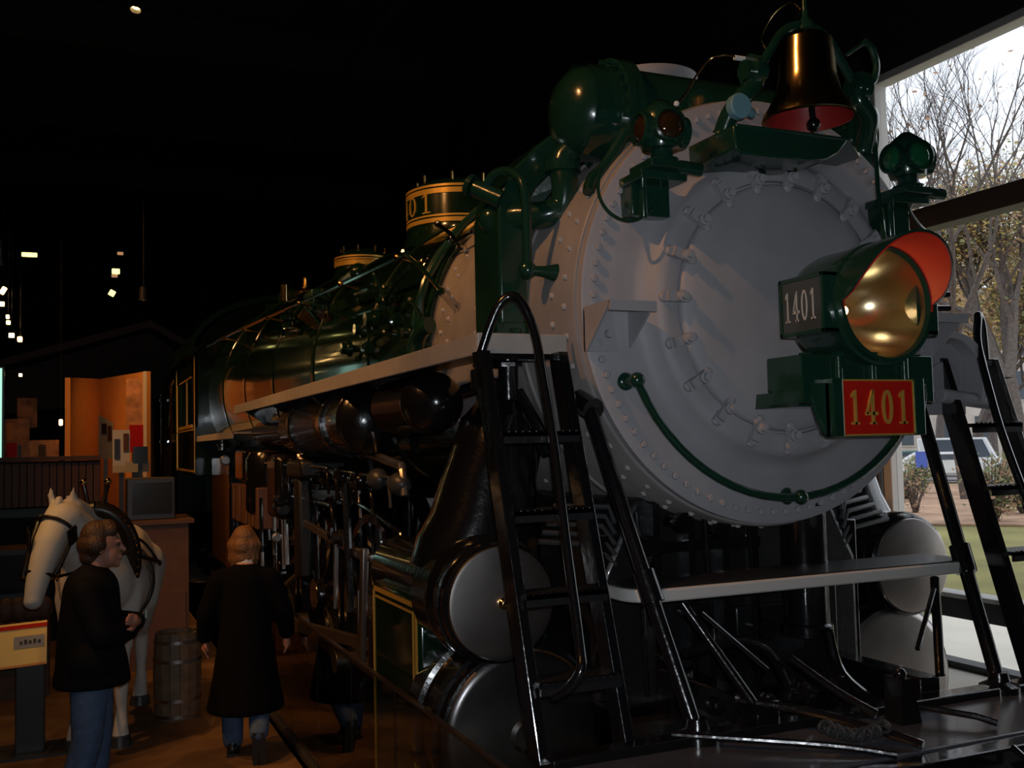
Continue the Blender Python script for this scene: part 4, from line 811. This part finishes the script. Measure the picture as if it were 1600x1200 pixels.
# ochre partition: a dim left leaf and a bright right leaf meeting at a corner
a0 = at(110, 590, 1, 13); c0 = at(157, 592, 1, 14.6); b0 = at(229, 580, 1, 13.6)
t = thing('partition_wall', (0, 0, 0), 'ochre partition wall folded in two leaves with posters', 'partition')
def leaf(p, q, z0, ztp, ztq, m, nm):
    d = (Vector((q.x, q.y, 0))-Vector((p.x, p.y, 0))).normalized(); n = Vector((d.y, -d.x, 0))*-.08
    pl = [Vector((p.x, p.y, z0)), Vector((q.x, q.y, z0)), Vector((q.x, q.y, ztq)), Vector((p.x, p.y, ztp))]
    return MB().prism(pl, n).build(nm, m, t, smooth=False)
leaf(a0, c0, FZ, a0.z, c0.z, 'orange', 'left_leaf'); leaf(c0, b0, FZ, c0.z, b0.z, 'orange', 'right_leaf')
e = Vector((.06, .05, 0)); leaf(b0, b0+e, FZ, b0.z, b0.z, 'frame', 'edge_strip')
light('partition_lamp', 'SPOT', (-2.15, 12.3, 4.7), 60, (1, .50, .16), (b0.x-.05, b0.y, 3.0), spot_size=math.radians(80), spot_blend=.8, shadow_soft_size=.1)
spf = thing('spotlight', (-2.15, 12.3, 4.72), 'small spotlight over the ochre partition', 'spotlight'); MB().lathe([(0, .2), (.06, .2), (.07, 0), (.06, 0), (.05, .05)], (0, 0, 0), 'z', 16).build('housing', 'blackmat', spf); MB().cyl((0, 0, .2), (0, 0, 4.6), .005, n=8).build('stem', 'blackmat', spf)
def board(px0, py0, px1, py1, Y, m, nm, label, cat, th=.03, parts=(), lean=0):
    a = at(px0, py0, 1, Y); b = at(px1, py1, 1, Y+lean); t = thing(nm, (0, 0, 0), label, cat)
    MB().prism([(a.x, Y, a.z), (b.x, Y+lean, a.z+(.0 if not lean else -.12)), (b.x, Y+lean, b.z), (a.x, Y, b.z)], (0, th, 0)).build('panel', m, t, smooth=False)
    for (x0, z0, x1, z1, mm, n2) in parts:
        xa, xb = a.x+(b.x-a.x)*x0, a.x+(b.x-a.x)*x1; za, zb = b.z+(a.z-b.z)*z0, b.z+(a.z-b.z)*z1
        MB().prism([(xa, Y-.004+lean*x0, za), (xb, Y-.004+lean*x1, za), (xb, Y-.004+lean*x1, zb), (xa, Y-.004+lean*x0, zb)], (0, -.006, 0)).build(n2, mm, t, smooth=False)
    MB().bb((a.x+b.x)/2-.03, (a.x+b.x)/2+.03, Y+lean+th, Y+lean+th+.05, FZ, (a.z+b.z)/2).build('stand', 'darkgrey', t, smooth=False)
    return t
board(154, 648, 177, 716, 12.4, 'paper', 'poster', 'cream poster leaning before the ochre wall, leftmost', 'poster', lean=.25, parts=((.2, .55, .55, .8, 'darkgrey', 'photograph'), (.62, .4, .9, .75, 'brown', 'photograph')))
board(176, 672, 203, 728, 12.1, 'white', 'poster', 'white poster with a dark figure, right of the leaning one', 'poster', parts=((.1, .2, .4, .75, 'darkgrey', 'photograph'), (.62, .4, .92, .9, 'brown', 'photograph')))
board(197, 592, 222, 700, 12.9, 'case', 'notice_stand', 'tall thin frame before the bright orange leaf', 'frame')
board(202, 664, 224, 706, 12.6, 'red', 'poster', 'red poster low on the ochre wall', 'poster')
board(176, 728, 204, 738, 11.8, 'paper', 'shelf_card', 'pale card shelf under the white poster', 'sign'); board(196, 722, 233, 737, 11.6, 'paper', 'shelf_card', 'pale card shelf right of the posters', 'sign')
board(208, 698, 231, 724, 11.5, 'screen', 'small_monitor', 'small black screen in front of the partition', 'screen')
board(-20, 655, 46, 722, 13.5, 'case', 'exhibit_board', 'orange exhibit board at the far left', 'display board', parts=((.45, .1, .7, .45, 'red', 'photograph'), (.72, .1, .8, .4, 'darkgrey', 'photograph'), (.1, .5, .6, .9, 'orange', 'picture')))
board(27, 622, 58, 668, 15.4, 'case', 'exhibit_board', 'brown exhibit board standing up behind the others', 'display board')
board(46, 688, 92, 722, 13.2, 'case', 'exhibit_board', 'patterned exhibit board under the dark vehicle', 'display board', parts=((.3, .2, .55, .8, 'darkwood', 'picture'),))
light('exhibit_lamp', 'SPOT', (-4.2, 10.5, 5.6), 45, (1, .45, .15), (-3.9, 13.6, 2.4), spot_size=math.radians(75), spot_blend=.8, shadow_soft_size=.1)
spf = thing('spotlight', (-4.2, 10.5, 5.62), 'small spotlight over the exhibit boards', 'spotlight'); MB().lathe([(0, .2), (.06, .2), (.07, 0), (.06, 0), (.05, .05)], (0, 0, 0), 'z', 16).build('housing', 'blackmat', spf); MB().cyl((0, 0, .2), (0, 0, 3.7), .005, n=8).build('stem', 'blackmat', spf)
# dark old motor car between the boards
c = at(75, 672, 1, 14); t = thing('vintage_car', (c.x, 14, FZ+1.65), 'dark vintage car on a plinth among the exhibits', 'car')
MB().prism([(-.4, 0, 0), (-.4, 0, .22), (-.22, 0, .26), (-.12, 0, .46), (.14, 0, .46), (.2, 0, .24), (.4, 0, .2), (.4, 0, 0)], (0, 1.0, 0)).build('body', 'black', t, bevel=.03)
for x in (-.25, .25): MB().lathe([(0, -.04), (.12, -.04), (.13, 0), (.12, .04), (0, .04)], (x, -.02, .05), 'y', 20).build('wheel', 'chrome', t)
MB().bb(-.5, .5, -.1, 1.1, -1.65, -.08).build('plinth', 'blackmat', t, smooth=False)
# long counter with planks
fa = at(-30, 716, 1, 9.5); fb = at(157, 720, 1, 9.5); t = thing('wooden_counter', (0, 0, 0), 'long brown plank counter behind the white horse', 'counter')
MB().bb(fa.x, fb.x, 9.5, 10.3, fa.z-.05, fa.z).build('top', 'brown', t, smooth=False); MB().bb(fa.x, fb.x, 9.6, 10.2, FZ, fa.z-.06).build('carcass', 'wall', t, smooth=False)
nb = 16; pm = MB().box((0, 0, 0), ((fb.x-fa.x)/nb-.012, .03, .52)).mesh('plank', 'brown', False)
for k in range(nb): inst(pm, 'plank', t, (fa.x+(fb.x-fa.x)*(k+.5)/nb, 9.56, fa.z-.34))
MB().bb(fa.x, fb.x, 9.50, 9.6, fa.z-.72, fa.z-.62).build('rail', 'teal', t, smooth=False)
# dark teal case low at the left
a = at(-25, 862, 1, 8.0); b = at(52, 925, 1, 8.0); t = thing('glass_case', (0, 0, 0), 'dark teal case low at the left edge behind the horse', 'case')
MB().bb(a.x, b.x, 8, 8.7, FZ, a.z).build('body', 'darkwood', t, smooth=False); MB().bb(a.x+.05, b.x-.05, 7.98, 8, b.z, a.z-.05).build('pane', 'screen', t, smooth=False)
q = MB(); q.bb(a.x, b.x, 7.96, 8, a.z-.05, a.z); q.bb(a.x, b.x, 7.96, 8, b.z-.05, b.z); q.bb(b.x-.05, b.x, 7.96, 8, b.z, a.z); q.build('frame', 'teal', t, smooth=False)
# kiosk pedestal with dark monitor
a = at(205, 818, 1, 7.0); b = at(295, 818, 1, 7.0); t = thing('pedestal', (0, 0, 0), 'reddish brown pedestal behind the barrel', 'pedestal')
MB().bb(a.x, b.x, 7, 7.8, FZ, a.z-.02).build('body', 'brown', t, bevel=.006, smooth=False); MB().bb(a.x-.04, b.x+.05, 6.96, 7.85, a.z-.02, a.z+.02).build('top', 'brown', t, smooth=False)
p0 = at(250, 925, 1, 6.99); p1 = at(290, 985, 1, 6.99); MB().bb(p0.x, p1.x, 6.985, 7.0, FZ+.05, p0.z).build('access_panel', 'brown', t, smooth=False)
p0 = at(198, 748, 1, 7.1); p1 = at(274, 815, 1, 7.1); t = thing('monitor', (0, 0, 0), 'boxy dark grey monitor on the reddish pedestal', 'monitor')
MB().bb(p0.x, p1.x, 7.1, 7.5, a.z+.02, p0.z).build('case', 'darkgrey', t, bevel=.012, smooth=False); MB().bb(p0.x+.05, p1.x-.03, 7.09, 7.1, a.z+.08, p0.z-.05).build('screen', 'screen', t, smooth=False)
# polished post
p0 = at(262, 600, 1, 8.15); t = thing('steel_post', (p0.x, 8.15, FZ), 'slim polished post rising behind the monitor beside the cab', 'post')
zt = at(262, 616, 1, 8.15).z-FZ
MB().cyl((0, 0, 0), (0, 0, zt), .075, n=24).build('tube', 'barrier', t); q = MB()
for yy in (626, 690, 748): z = at(262, yy, 1, 8.15).z-FZ; q.lathe([(.078, -.01), (.085, -.01), (.085, .01), (.078, .01)], (0, 0, z), 'z', 24)
for yy in (626, 690, 748):
    z = at(262, yy, 1, 8.15).z-FZ; MB().lathe([(.06, -.012), (.088, -.012), (.088, .012), (.06, .012)], (0, 0, z), 'z', 24).build('collar', 'chrome', t)
MB().lathe([(.12, 0), (.12, .02), (.08, .03)], (0, 0, 0), 'z', 24).build('base', 'darkgrey', t)
# barrel
t = thing('wooden_barrel', (-2.32, 4.98, FZ), 'wooden barrel with metal hoops beside the white horse', 'barrel')
def bw(z): return .175+.018*math.sin(PI*z/.70)
N = 16
for k in range(N):
    a0_, a1_ = 2*PI*k/N+.012, 2*PI*(k+1)/N-.012; rg = []
    for z in (0, .12, .35, .58, .70):
        r = bw(z); rg.append([Vector((r*math.cos(a0_), r*math.sin(a0_), z)), Vector((r*math.cos(a1_), r*math.sin(a1_), z)), Vector(((r-.02)*math.cos(a1_), (r-.02)*math.sin(a1_), z)), Vector(((r-.02)*math.cos(a0_), (r-.02)*math.sin(a0_), z))])
    MB().loft(rg).build('stave', 'barrelwood', t)
MB().lathe([(0, .655), (.16, .655), (.16, .665), (0, .665)], (0, 0, 0), 'z', 24).build('head', 'barrelwood', t)
MB().lathe([(0, .02), (.16, .02)], (0, 0, 0), 'z', 24).build('bottom', 'barrelwood', t)
for z in (.03, .16, .48, .63):
    MB().lathe([(bw(z)+.001, z-.014), (bw(z)+.006, z-.014), (bw(z)+.006, z+.014), (bw(z)+.001, z+.014)], (0, 0, 0), 'z', 32).build('hoop', 'steel', t)
# yellow lit information panel on a post at the left edge
t = thing('information_panel', (0, 0, 0), 'yellow slanted information panel on a dark post at the left', 'sign')
pa = at(-60, 992, 1, 4.25); pb = at(73, 976, 1, 4.25); zb = at(73, 1037, 1, 4.25).z; th = (pb.z-zb)
pl = [Vector((pa.x, 4.25, pa.z-th)), Vector((pb.x, 4.25, zb)), Vector((pb.x, 4.38, pb.z)), Vector((pa.x, 4.38, pa.z))]
MB().prism(pl, (0, .02, .012)).build('board', 'panel_yellow' if 'panel_yellow' in M else 'paper', t, smooth=False)
def onp(u, v, e=.004): return pl[0]+(pl[1]-pl[0])*u+(pl[3]-pl[0])*v+Vector((0, -e, e*.4))
def patch(u0, u1, v0, v1, m, nm, e=.004): MB().prism([onp(u0, v0, e), onp(u1, v0, e), onp(u1, v1, e), onp(u0, v1, e)], (0, -.002, 0)).build(nm, m, t, smooth=False)
patch(0, 1, .90, 1.0, 'red', 'title_strip'); patch(.60, .97, .44, .72, 'grey', 'picture'); patch(0, .42, .25, .8, 'paper', 'text_block'); patch(0, .985, 0, .05, 'orange', 'edge')
for k in range(5): patch(.67+.055*k, .705+.055*k, .52, .60+.03*(k % 2), 'darkgrey', 'picture_detail', .008)
pp = at(48, 1040, 1, 4.5); MB().bb(pp.x-.10, pp.x+.10, 4.40, 4.52, FZ, zb+.06).build('post', 'darkgrey', t, bevel=.01, smooth=False)
MB().bb(pp.x-.25, pp.x+.25, 4.25, 4.65, FZ, FZ+.02).build('foot', 'darkgrey', t, smooth=False)
light('panel_lamp', 'SPOT', (pa.x+.25, 3.2, 3.6), 26, (1, .58, .16), (pa.x+.2, 4.3, pa.z), spot_size=math.radians(34), spot_blend=.7, shadow_soft_size=.05)
spf = thing('spotlight', (pa.x+.25, 3.2, 3.62), 'hanging spotlight over the yellow information panel', 'spotlight'); MB().lathe([(0, .16), (.05, .16), (.06, 0), (.05, 0), (.04, .05)], (0, 0, 0), 'z', 16).build('housing', 'blackmat', spf); MB().cyl((0, 0, .16), (0, 0, 5.7), .005, n=8).build('stem', 'blackmat', spf)
# low dark wagon bed at far left behind the panel
a = at(-40, 930, 1, 6.2); b = at(76, 985, 1, 6.2); t = thing('carriage_seat', (0, 0, 0), 'dark red buttoned carriage seat behind the yellow panel', 'seat')
MB().bb(a.x, b.x, 6.2, 6.9, FZ+.45, b.z+.06).build('cushion', 'seatred' if 'seatred' in M else 'darkwood', t, bevel=.03); 
for k in range(6):
    x = a.x+(b.x-a.x)*(k+.5)/6; MB().ball((x, 6.22, (a.z+b.z)/2+.02), .09, 12, (1.0, .5, 1.3)).build('button_panel', 'darkwood', t)
MB().bb(a.x, b.x, 6.3, 6.8, FZ, FZ+.45).build('base', 'darkwood', t, smooth=False)

# ------------------------------------------------------------------ glass barrier along the pit
GX = -1.60; t = thing('glass_barrier', (0, 0, 0), 'frameless glass barrier panels along the engine pit', 'barrier')
edges = [-3.15, -2.28, -1.40, -.51, .38, 1.10, 1.99, 2.91, 3.79, 4.7, 5.6, 6.5, 7.4]
for a, b in zip(edges[:-1], edges[1:]):
    MB().bb(GX-.006, GX+.006, a+.006, b-.006, FZ+.02, 1.155).build('pane', 'barrier', t, smooth=False)
    MB().bb(GX-.025, GX+.025, b-.014, b+.014, FZ, 1.155).build('seam', 'blackmat', t, smooth=False) if False else MB().bb(GX-.004, GX+.004, b-.006, b+.006, FZ+.02, 1.155).build('seam', 'blackmat', t, smooth=False)
    MB().bb(GX-.012, GX+.012, a+.006, b-.006, 1.155, 1.168).build('top_strip', 'glassedge' if 'glassedge' in M else 'darkgrey', t, smooth=False)
MB().bb(GX-.03, GX+.03, edges[0], edges[-1], FZ, FZ+.05).build('shoe', 'darkgrey', t, smooth=False)

# ================================================================== PEOPLE AND THE HORSE
def cap(mb, a, b, ra, rb, n=14):
    a, b = Vector(a), Vector(b); T = (b-a).normalized(); L = (b-a).length; pr = []
    for k in range(6): f = PI/2*k/5; pr.append((ra*math.sin(f), -ra*math.cos(f)))
    for k in range(6): f = PI/2*k/5; pr.append((rb*math.cos(f), L+rb*math.sin(f)))
    pr[0] = (0, -ra); pr[-1] = (0, L+rb); mb.lathe(pr, a, T, n)
def chain(mb, pts, rs):
    for i in range(len(pts)-1): cap(mb, pts[i], pts[i+1], rs[i], rs[i+1])
def blob(mb, name, m, parent, vox=.014, smooth=6, subs=None):
    o = mb.build('tmp', m, None); r = o.modifiers.new('r', 'REMESH'); r.mode = 'VOXEL'; r.voxel_size = vox; r.use_smooth_shade = True
    s = o.modifiers.new('s', 'SMOOTH'); s.iterations = smooth; s.factor = .5
    dg = bpy.context.evaluated_depsgraph_get(); me = bpy.data.meshes.new_from_object(o.evaluated_get(dg)); me.name = name
    bpy.data.objects.remove(o); me.materials.clear(); me.materials.append(M[m]); me.shade_smooth()
    n = bpy.data.objects.new(name, me); C.objects.link(n); n.parent = parent; return n
def head(mb, c, yaw=0, sc=1.0):
    """head with face; front is -Y turned by yaw"""
    R = Matrix.Rotation(yaw, 3, 'Z'); c = Vector(c); P = lambda x, y, z: c+R@Vector((x*sc, y*sc, z*sc))
    e = Euler((0, 0, yaw))
    mb.ball(P(0, .012, .03), .098*sc, 20, (.80, 1.0, 1.05), e); mb.ball(P(0, -.03, -.04), .075*sc, 18, (.82, .85, 1.05), e)
    cap(mb, P(0, -.075, -.095), P(0, -.055, -.08), .022*sc, .03*sc); cap(mb, P(0, -.098, .012), P(0, -.118, -.022), .009*sc, .014*sc)
    cap(mb, P(-.016, -.098, -.055), P(.016, -.098, -.055), .009*sc, .009*sc); cap(mb, P(-.016, -.096, -.066), P(.016, -.096, -.066), .009*sc, .009*sc)
    cap(mb, P(-.035, -.085, .03), P(.035, -.085, .03), .014*sc, .014*sc)
    for s in (-1, 1): mb.ball(P(s*.080, .012, -.01), .026*sc, 10, (.35, .7, 1.15), e)
def hand(mb, wrist, d, palm_n, s=1.0, curl=.5):
    """palm and five fingers along d, curling towards palm_n"""
    w_, d, n = Vector(wrist), Vector(d).normalized(), Vector(palm_n).normalized(); side = d.cross(n).normalized()
    cap(mb, w_, w_+d*.07*s, .024*s, .032*s); cap(mb, w_+side*.02*s+d*.03*s, w_+side*.02*s+d*.075*s, .018*s, .018*s); cap(mb, w_-side*.02*s+d*.03*s, w_-side*.02*s+d*.075*s, .018*s, .018*s)
    for k, L in enumerate((.068, .078, .072, .056)):
        b = w_+d*.08*s+side*(.030-.020*k)*s; v = d.copy(); pts = [b]
        for j in range(3): v = (v+n*curl*.55).normalized(); pts.append(pts[-1]+v*L*s*(.42, .33, .25)[j])
        chain(mb, pts, [.0105*s, .0095*s, .0088*s, .0078*s])
    b = w_+side*.028*s+d*.02*s; v = (d*.6+side*.8+n*.2).normalized(); chain(mb, [b, b+v*.035*s, b+v*.035*s+(d*.8+n*.5).normalized()*.035*s], [.014*s, .012*s, .0095*s])
def shoe(parent, c, yaw, pitch=0):
    R = Euler((pitch, 0, yaw)).to_matrix(); P = lambda x, y, z: Vector(c)+R@Vector((x, y, z)); q = MB()
    cap(q, P(0, .06, .045), P(0, -.02, .05), .042, .044); cap(q, P(0, -.04, .04), P(0, -.15, .03), .042, .034); cap(q, P(0, .05, .05), P(0, .04, .10), .042, .042)
    o = blob(q, 'shoe', 'shoe', parent, .012, 4)
    R2_ = MB().prism([P(-.040, .10, 0), P(.040, .10, 0), P(.047, -.05, 0), (P(.04, -.16, 0)), P(0, -.195, 0), P(-.04, -.16, 0), P(-.047, -.05, 0)], R@Vector((0, 0, .018))).build('sole', 'tyre', o)

# man with folded arms, local front is -Y
MX, MY = -3.0, 2.76
man = thing('person', (MX, MY, FZ), 'person in dark jacket and blue jeans standing with folded arms', 'person', rz=math.radians(82))
b = MB(); head(b, (0, -.05, 1.625), math.radians(8), 1.06); cap(b, (0, .015, 1.42), (0, -.025, 1.56), .062, .056)
chain(b, [(0, .01, 1.40), (0, .02, 1.2), (0, .02, .98)], [.12, .13, .13])
for s in (-1, 1):
    chain(b, [(s*.10, .01, .94), (s*.12, -.01, .52), (s*.14, .03 if s > 0 else .10, .10)], [.085, .06, .045])
    chain(b, [(s*.18, .02, 1.40), (s*.23, -.07, 1.13)], [.06, .045])
chain(b, [(.23, -.07, 1.13), (-.06, -.25, 1.17)], [.045, .03]); chain(b, [(-.23, -.07, 1.13), (.06, -.20, 1.10)], [.045, .03])
hand(b, (-.06, -.25, 1.17), (-1, .15, .25), (.2, .9, .1), 1, .35); hand(b, (.06, -.20, 1.10), (1, .1, .15), (0, .9, -.2), 1, .35)
body = blob(b, 'body', 'skin', man, .009, 3)
q = MB(); q.cur = 0
j = MB(); chain(j, [(0, .015, 1.36), (0, .02, 1.15), (0, .02, .95)], [.165, .185, .20]); cap(j, (-.11, .01, 1.36), (.11, .01, 1.36), .095, .095); cap(j, (-.07, .0, .95), (.07, 0, .95), .17, .17); j.lathe([(0, .35), (.15, .33), (.20, .15), (.225, 0), (.22, -.02), (0, -.02)], (0, .01, .82), 'z', 28)
cap(j, (0, .02, 1.43), (0, .01, 1.48), .085, .075)
for s in (-1, 1): chain(j, [(s*.19, .02, 1.37), (s*.255, -.07, 1.13)], [.095, .08])
chain(j, [(.255, -.07, 1.13), (-.02, -.245, 1.165)], [.08, .058]); chain(j, [(-.255, -.07, 1.13), (.03, -.20, 1.10)], [.08, .058])
jk = blob(j, 'jacket', 'coatman', man, .016, 6)
MB().box((-.105, -.31, 1.215), (.03, .012, .045)).build('badge', 'cyan', jk)
j = MB(); cap(j, (-.07, .015, .86), (.07, .015, .86), .125, .125)
chain(j, [(.095, .01, .84), (.12, -.01, .50), (.14, .03, .10)], [.115, .09, .085]); chain(j, [(-.095, .01, .84), (-.12, .02, .50), (-.14, .13, .10)], [.115, .09, .085])
blob(j, 'jeans', 'jeans', man, .016, 5)
shoe(man, (.14, .02, 0), 0); shoe(man, (-.14, .12, 0), -.15)
j = MB(); R = Matrix.Rotation(math.radians(8), 3, 'Z'); c = Vector((0, -.05, 1.625))
for (x, y, z, r) in ((0, .035, .075, .098), (0, .06, .02, .092), (.05, .04, .02, .07), (-.05, .04, .02, .07), (0, -.02, .105, .070), (.035, -.045, .10, .045), (-.035, -.045, .10, .045), (0, .07, -.05, .065), (.06, .03, -.01, .04), (-.06, .03, -.01, .04)): j.ball(c+R@Vector((x, y, z)), r, 14, (.95, 1, .95))
blob(j, 'hair', 'hairbrown', man, .012, 3)
for s in (-1, 1): MB().ball(c+R@Vector((s*.033, -.088, .012)), .011, 10).build('eye', 'black', body)

# woman seen from behind in a long dark coat, walking away
woman = thing('person', (-1.97, 3.60, FZ), 'person seen from behind in a long black coat and jeans, walking', 'person', rz=math.radians(168))
b = MB(); head(b, (0, -.06, 1.50), math.radians(-14), .98); cap(b, (0, .01, 1.30), (0, -.035, 1.44), .052, .048); chain(b, [(0, .01, 1.28), (0, .02, .92)], [.12, .14])
chain(b, [(.09, .01, .88), (.10, -.05, .48), (.10, -.08, .10)], [.09, .06, .045]); chain(b, [(-.09, .01, .88), (-.10, -.02, .50), (-.10, .27, .22)], [.09, .06, .045])
for s in (-1, 1): chain(b, [(s*.16, .02, 1.28), (s*.25, .0, 1.04), (s*.285, -.07, .83)], [.05, .042, .028])
hand(b, (-.285, -.07, .83), (-.05, -.2, -1), (.6, 0, 0), .95, .5); hand(b, (.285, -.07, .83), (.05, -.2, -1), (-.6, 0, 0), .95, .5)
blob(b, 'body', 'skin', woman, .009, 3)
j = MB(); chain(j, [(0, .01, 1.24), (0, .02, 1.0), (0, .02, .86)], [.155, .175, .19]); cap(j, (-.12, .01, 1.26), (.12, .01, 1.26), .09, .09); j.lathe([(0, .75), (.16, .72), (.19, .5), (.235, .2), (.275, 0), (.27, -.02), (0, -.02)], (0, .02, .36), 'z', 32)
cap(j, (0, .01, 1.32), (0, .005, 1.345), .075, .07)
for s in (-1, 1): chain(j, [(s*.175, .02, 1.26), (s*.265, .0, 1.03), (s*.29, -.065, .86)], [.085, .078, .062])
ct = blob(j, 'coat', 'coatwoman', woman, .018, 6)
MB().lathe([(.058, 0), (.075, .005), (.08, .05), (.070, .065), (.060, .055)], (0, -.005, 1.345), (0, -.15, 1), 24).build('collar', 'white', ct)
j = MB(); chain(j, [(.09, .01, .72), (.10, -.05, .48), (.10, -.08, .10)], [.10, .085, .075]); chain(j, [(-.09, .01, .72), (-.10, -.02, .48), (-.10, .25, .23)], [.10, .085, .07])
blob(j, 'jeans', 'jeans', woman, .016, 4); shoe(woman, (.10, -.09, 0), 0); shoe(woman, (-.10, .29, .14), 0, math.radians(75))
j = MB(); R = Matrix.Rotation(math.radians(-14), 3, 'Z'); c = Vector((0, -.06, 1.50))
for (x, y, z, r) in ((0, .035, .06, .092), (0, .06, .0, .088), (.05, .03, .0, .066), (-.05, .03, .0, .066), (0, .065, -.08, .07), (.045, .04, -.08, .05), (-.045, .04, -.08, .05), (0, -.02, .09, .06)): j.ball(c+R@Vector((x, y, z)), r, 14, (.95, 1, 1))
R = Matrix.Rotation(math.radians(-14), 3, 'Z')
for k in range(22):
    a = math.radians(15+150*k/21); e = Vector((math.cos(a), math.sin(a), 0)); wv = .012*math.sin(k*2.3)
    chain(j, [c+R@(e*.07+Vector((0, .01, .09))), c+R@(e*.105+Vector((wv, .01, .01))), c+R@(e*.098+Vector((-wv, .012, -.09))), c+R@(e*.085+Vector((wv, .012, -.15-.012*(k % 3))))], [.016, .018, .016, .009])
blob(j, 'hair', 'hairfair', woman, .008, 1)

# white horse figure in harness, local front is -Y
HX, HY_ = -2.87, 4.85
horse = thing('horse_figure', (HX, HY_, FZ), 'life size white horse figure wearing a black harness', 'horse', rz=math.radians(-9))
b = MB()
chain(b, [(0, .72, 1.28), (0, .45, 1.20), (0, .05, 1.14), (0, -.35, 1.20), (0, -.55, 1.22)], [.30, .33, .345, .33, .27]); b.ball((0, .80, 1.30), .29, 22, (1.0, .95, 1)); cap(b, (0, .15, 1.30), (0, -.40, 1.38), .24, .24)
chain(b, [(0, -.45, 1.30), (-.07, -.68, 1.52), (-.17, -.86, 1.72)], [.27, .19, .135]); chain(b, [(0, -.30, 1.46), (-.05, -.52, 1.66), (-.14, -.76, 1.80)], [.16, .12, .09])
chain(b, [(-.20, -.84, 1.74), (-.25, -.98, 1.58), (-.30, -1.08, 1.36), (-.32, -1.12, 1.24)], [.118, .108, .082, .07]); chain(b, [(-.20, -.80, 1.66), (-.24, -.90, 1.50), (-.29, -1.02, 1.34)], [.10, .085, .055]); b.ball((-.325, -1.14, 1.19), .068, 14, (1, 1, .85)); b.ball((-.32, -1.09, 1.17), .045, 12)
for s in (-1, 1):
    chain(b, [(-.20+s*.055, -.80, 1.82), (-.20+s*.075, -.80, 1.90), (-.20+s*.075, -.81, 1.965)], [.032, .028, .010])
    chain(b, [(s*.17, -.42, 1.10), (s*.17, -.45, .82), (s*.16, -.42, .62), (s*.16, -.44, .56), (s*.16, -.43, .25), (s*.16, -.44, .17), (s*.16, -.50, .06)], [.15, .095, .062, .068, .042, .052, .065])
    chain(b, [(s*.18, .78, 1.20), (s*.19, .62, .95), (s*.18, .78, .72), (s*.17, .92, .60), (s*.17, .88, .30), (s*.17, .86, .18), (s*.17, .79, .06)], [.22, .16, .095, .068, .046, .054, .068])
chain(b, [(0, 1.05, 1.38), (0, 1.17, 1.15), (0, 1.14, .75)], [.05, .07, .03])
hb = blob(b, 'body', 'horse', horse, .02, 5)
for s in (-1, 1):
    for (x, y) in ((s*.16, -.52), (s*.17, .77)): MB().lathe([(.0, 0), (.088, 0), (.075, .075), (0, .08)], (x, y, 0), 'z', 20).build('hoof', 'darkgrey', hb)
    MB().ball((-.235+s*.098, -.96, 1.63), .02, 10).build('eye', 'black', hb)
m = MB(); R = random.Random(3)
for k in range(26):
    f = k/25; p = Vector((-.16+.16*f, -.80+.52*f, 1.88-.24*f)); cap(m, p, p+Vector((.10, .03, -.16)), .022, .010)
cap(m, (-.21, -.86, 1.87), (-.24, -.95, 1.74), .03, .015); blob(m, 'mane', 'horse', horse, .015, 2)
def strap(pts, r=.014, nm='strap', m_='leather'): return MB().tube(bez(pts, 5), r, 8).build(nm, m_, horse)
# collar with brass topped hames
rg = []
for k in range(33):
    a = 2*PI*k/32; rg.append(Vector((.255*math.sin(a), -.50-.10*math.cos(a), 1.40+.40*math.cos(a)*.95)))
MB().tube(rg, .062, 12, cap=False).build('collar', 'leather', horse)
for s in (-1, 1):
    MB().tube(bez([(s*.05, -.62, 1.80), (s*.07, -.60, 1.90), (s*.085, -.60, 1.96)], 5), .016, 10).build('hame', 'leather', horse); MB().ball((s*.085, -.60, 1.985), .028, 14).build('hame_ball', 'brass', horse)
    q = MB()
    for k in range(12): a = .35+k*.14; q.ball((s*.30*math.sin(a), -.56-.08*math.cos(a), 1.40+.40*math.cos(a)), .012, 8)
    q.build('collar_studs', 'brass', horse)['kind'] = 'stuff'
# bridle
def ringaround(c, d, r, nm, th=.012):
    c, d = Vector(c), Vector(d).normalized(); U = d.orthogonal().normalized(); V = d.cross(U)
    MB().tube([c+(U*math.cos(2*PI*k/24)+V*math.sin(2*PI*k/24))*r for k in range(25)], th, 8, cap=False).build(nm, 'leather', horse)
ringaround((-.30, -1.05, 1.36), (-.20, -.36, -1), .090, 'noseband', .014); ringaround((-.225, -.88, 1.66), (-.3, -.5, -.6), .142, 'browband', .015)
for s in (-1, 1):
    strap([(-.20+s*.13, -.88, 1.76), (-.235+s*.13, -.98, 1.60), (-.275+s*.115, -1.05, 1.44), (-.30+s*.10, -1.07, 1.36)], .016, 'cheek_strap')
    q = MB().box((-.24+s*.145, -1.02, 1.62), (.012, .13, .12), Euler((.3, 0, s*-.3))); q.build('blinker', 'leather', horse, bevel=.004)
    MB().ball((-.30+s*.11, -1.05, 1.36), .02, 10).build('bit_ring', 'brass', horse)
    strap([(-.30+s*.11, -1.03, 1.34), (-.20+s*.16, -.80, 1.36), (s*.26, -.58, 1.46)], .011, 'rein')
    strap([(s*.30, -.45, 1.40), (s*.37, .1, 1.30), (s*.34, .7, 1.22), (s*.22, 1.06, 1.15)], .018, 'trace'); strap([(0, .30, 1.545), (s*.22, .40, 1.45), (s*.36, .55, 1.22)], .014, 'hip_strap')
strap([(-.28, 1.02, 1.16), (-.12, 1.11, 1.15), (.12, 1.11, 1.15), (.28, 1.02, 1.16)], .018, 'breeching')
MB().lathe([(.352, -.045), (.368, -.04), (.368, .04), (.352, .045)], (0, -.02, 1.16), 'y', 36).build('saddle_pad', 'leather', horse)
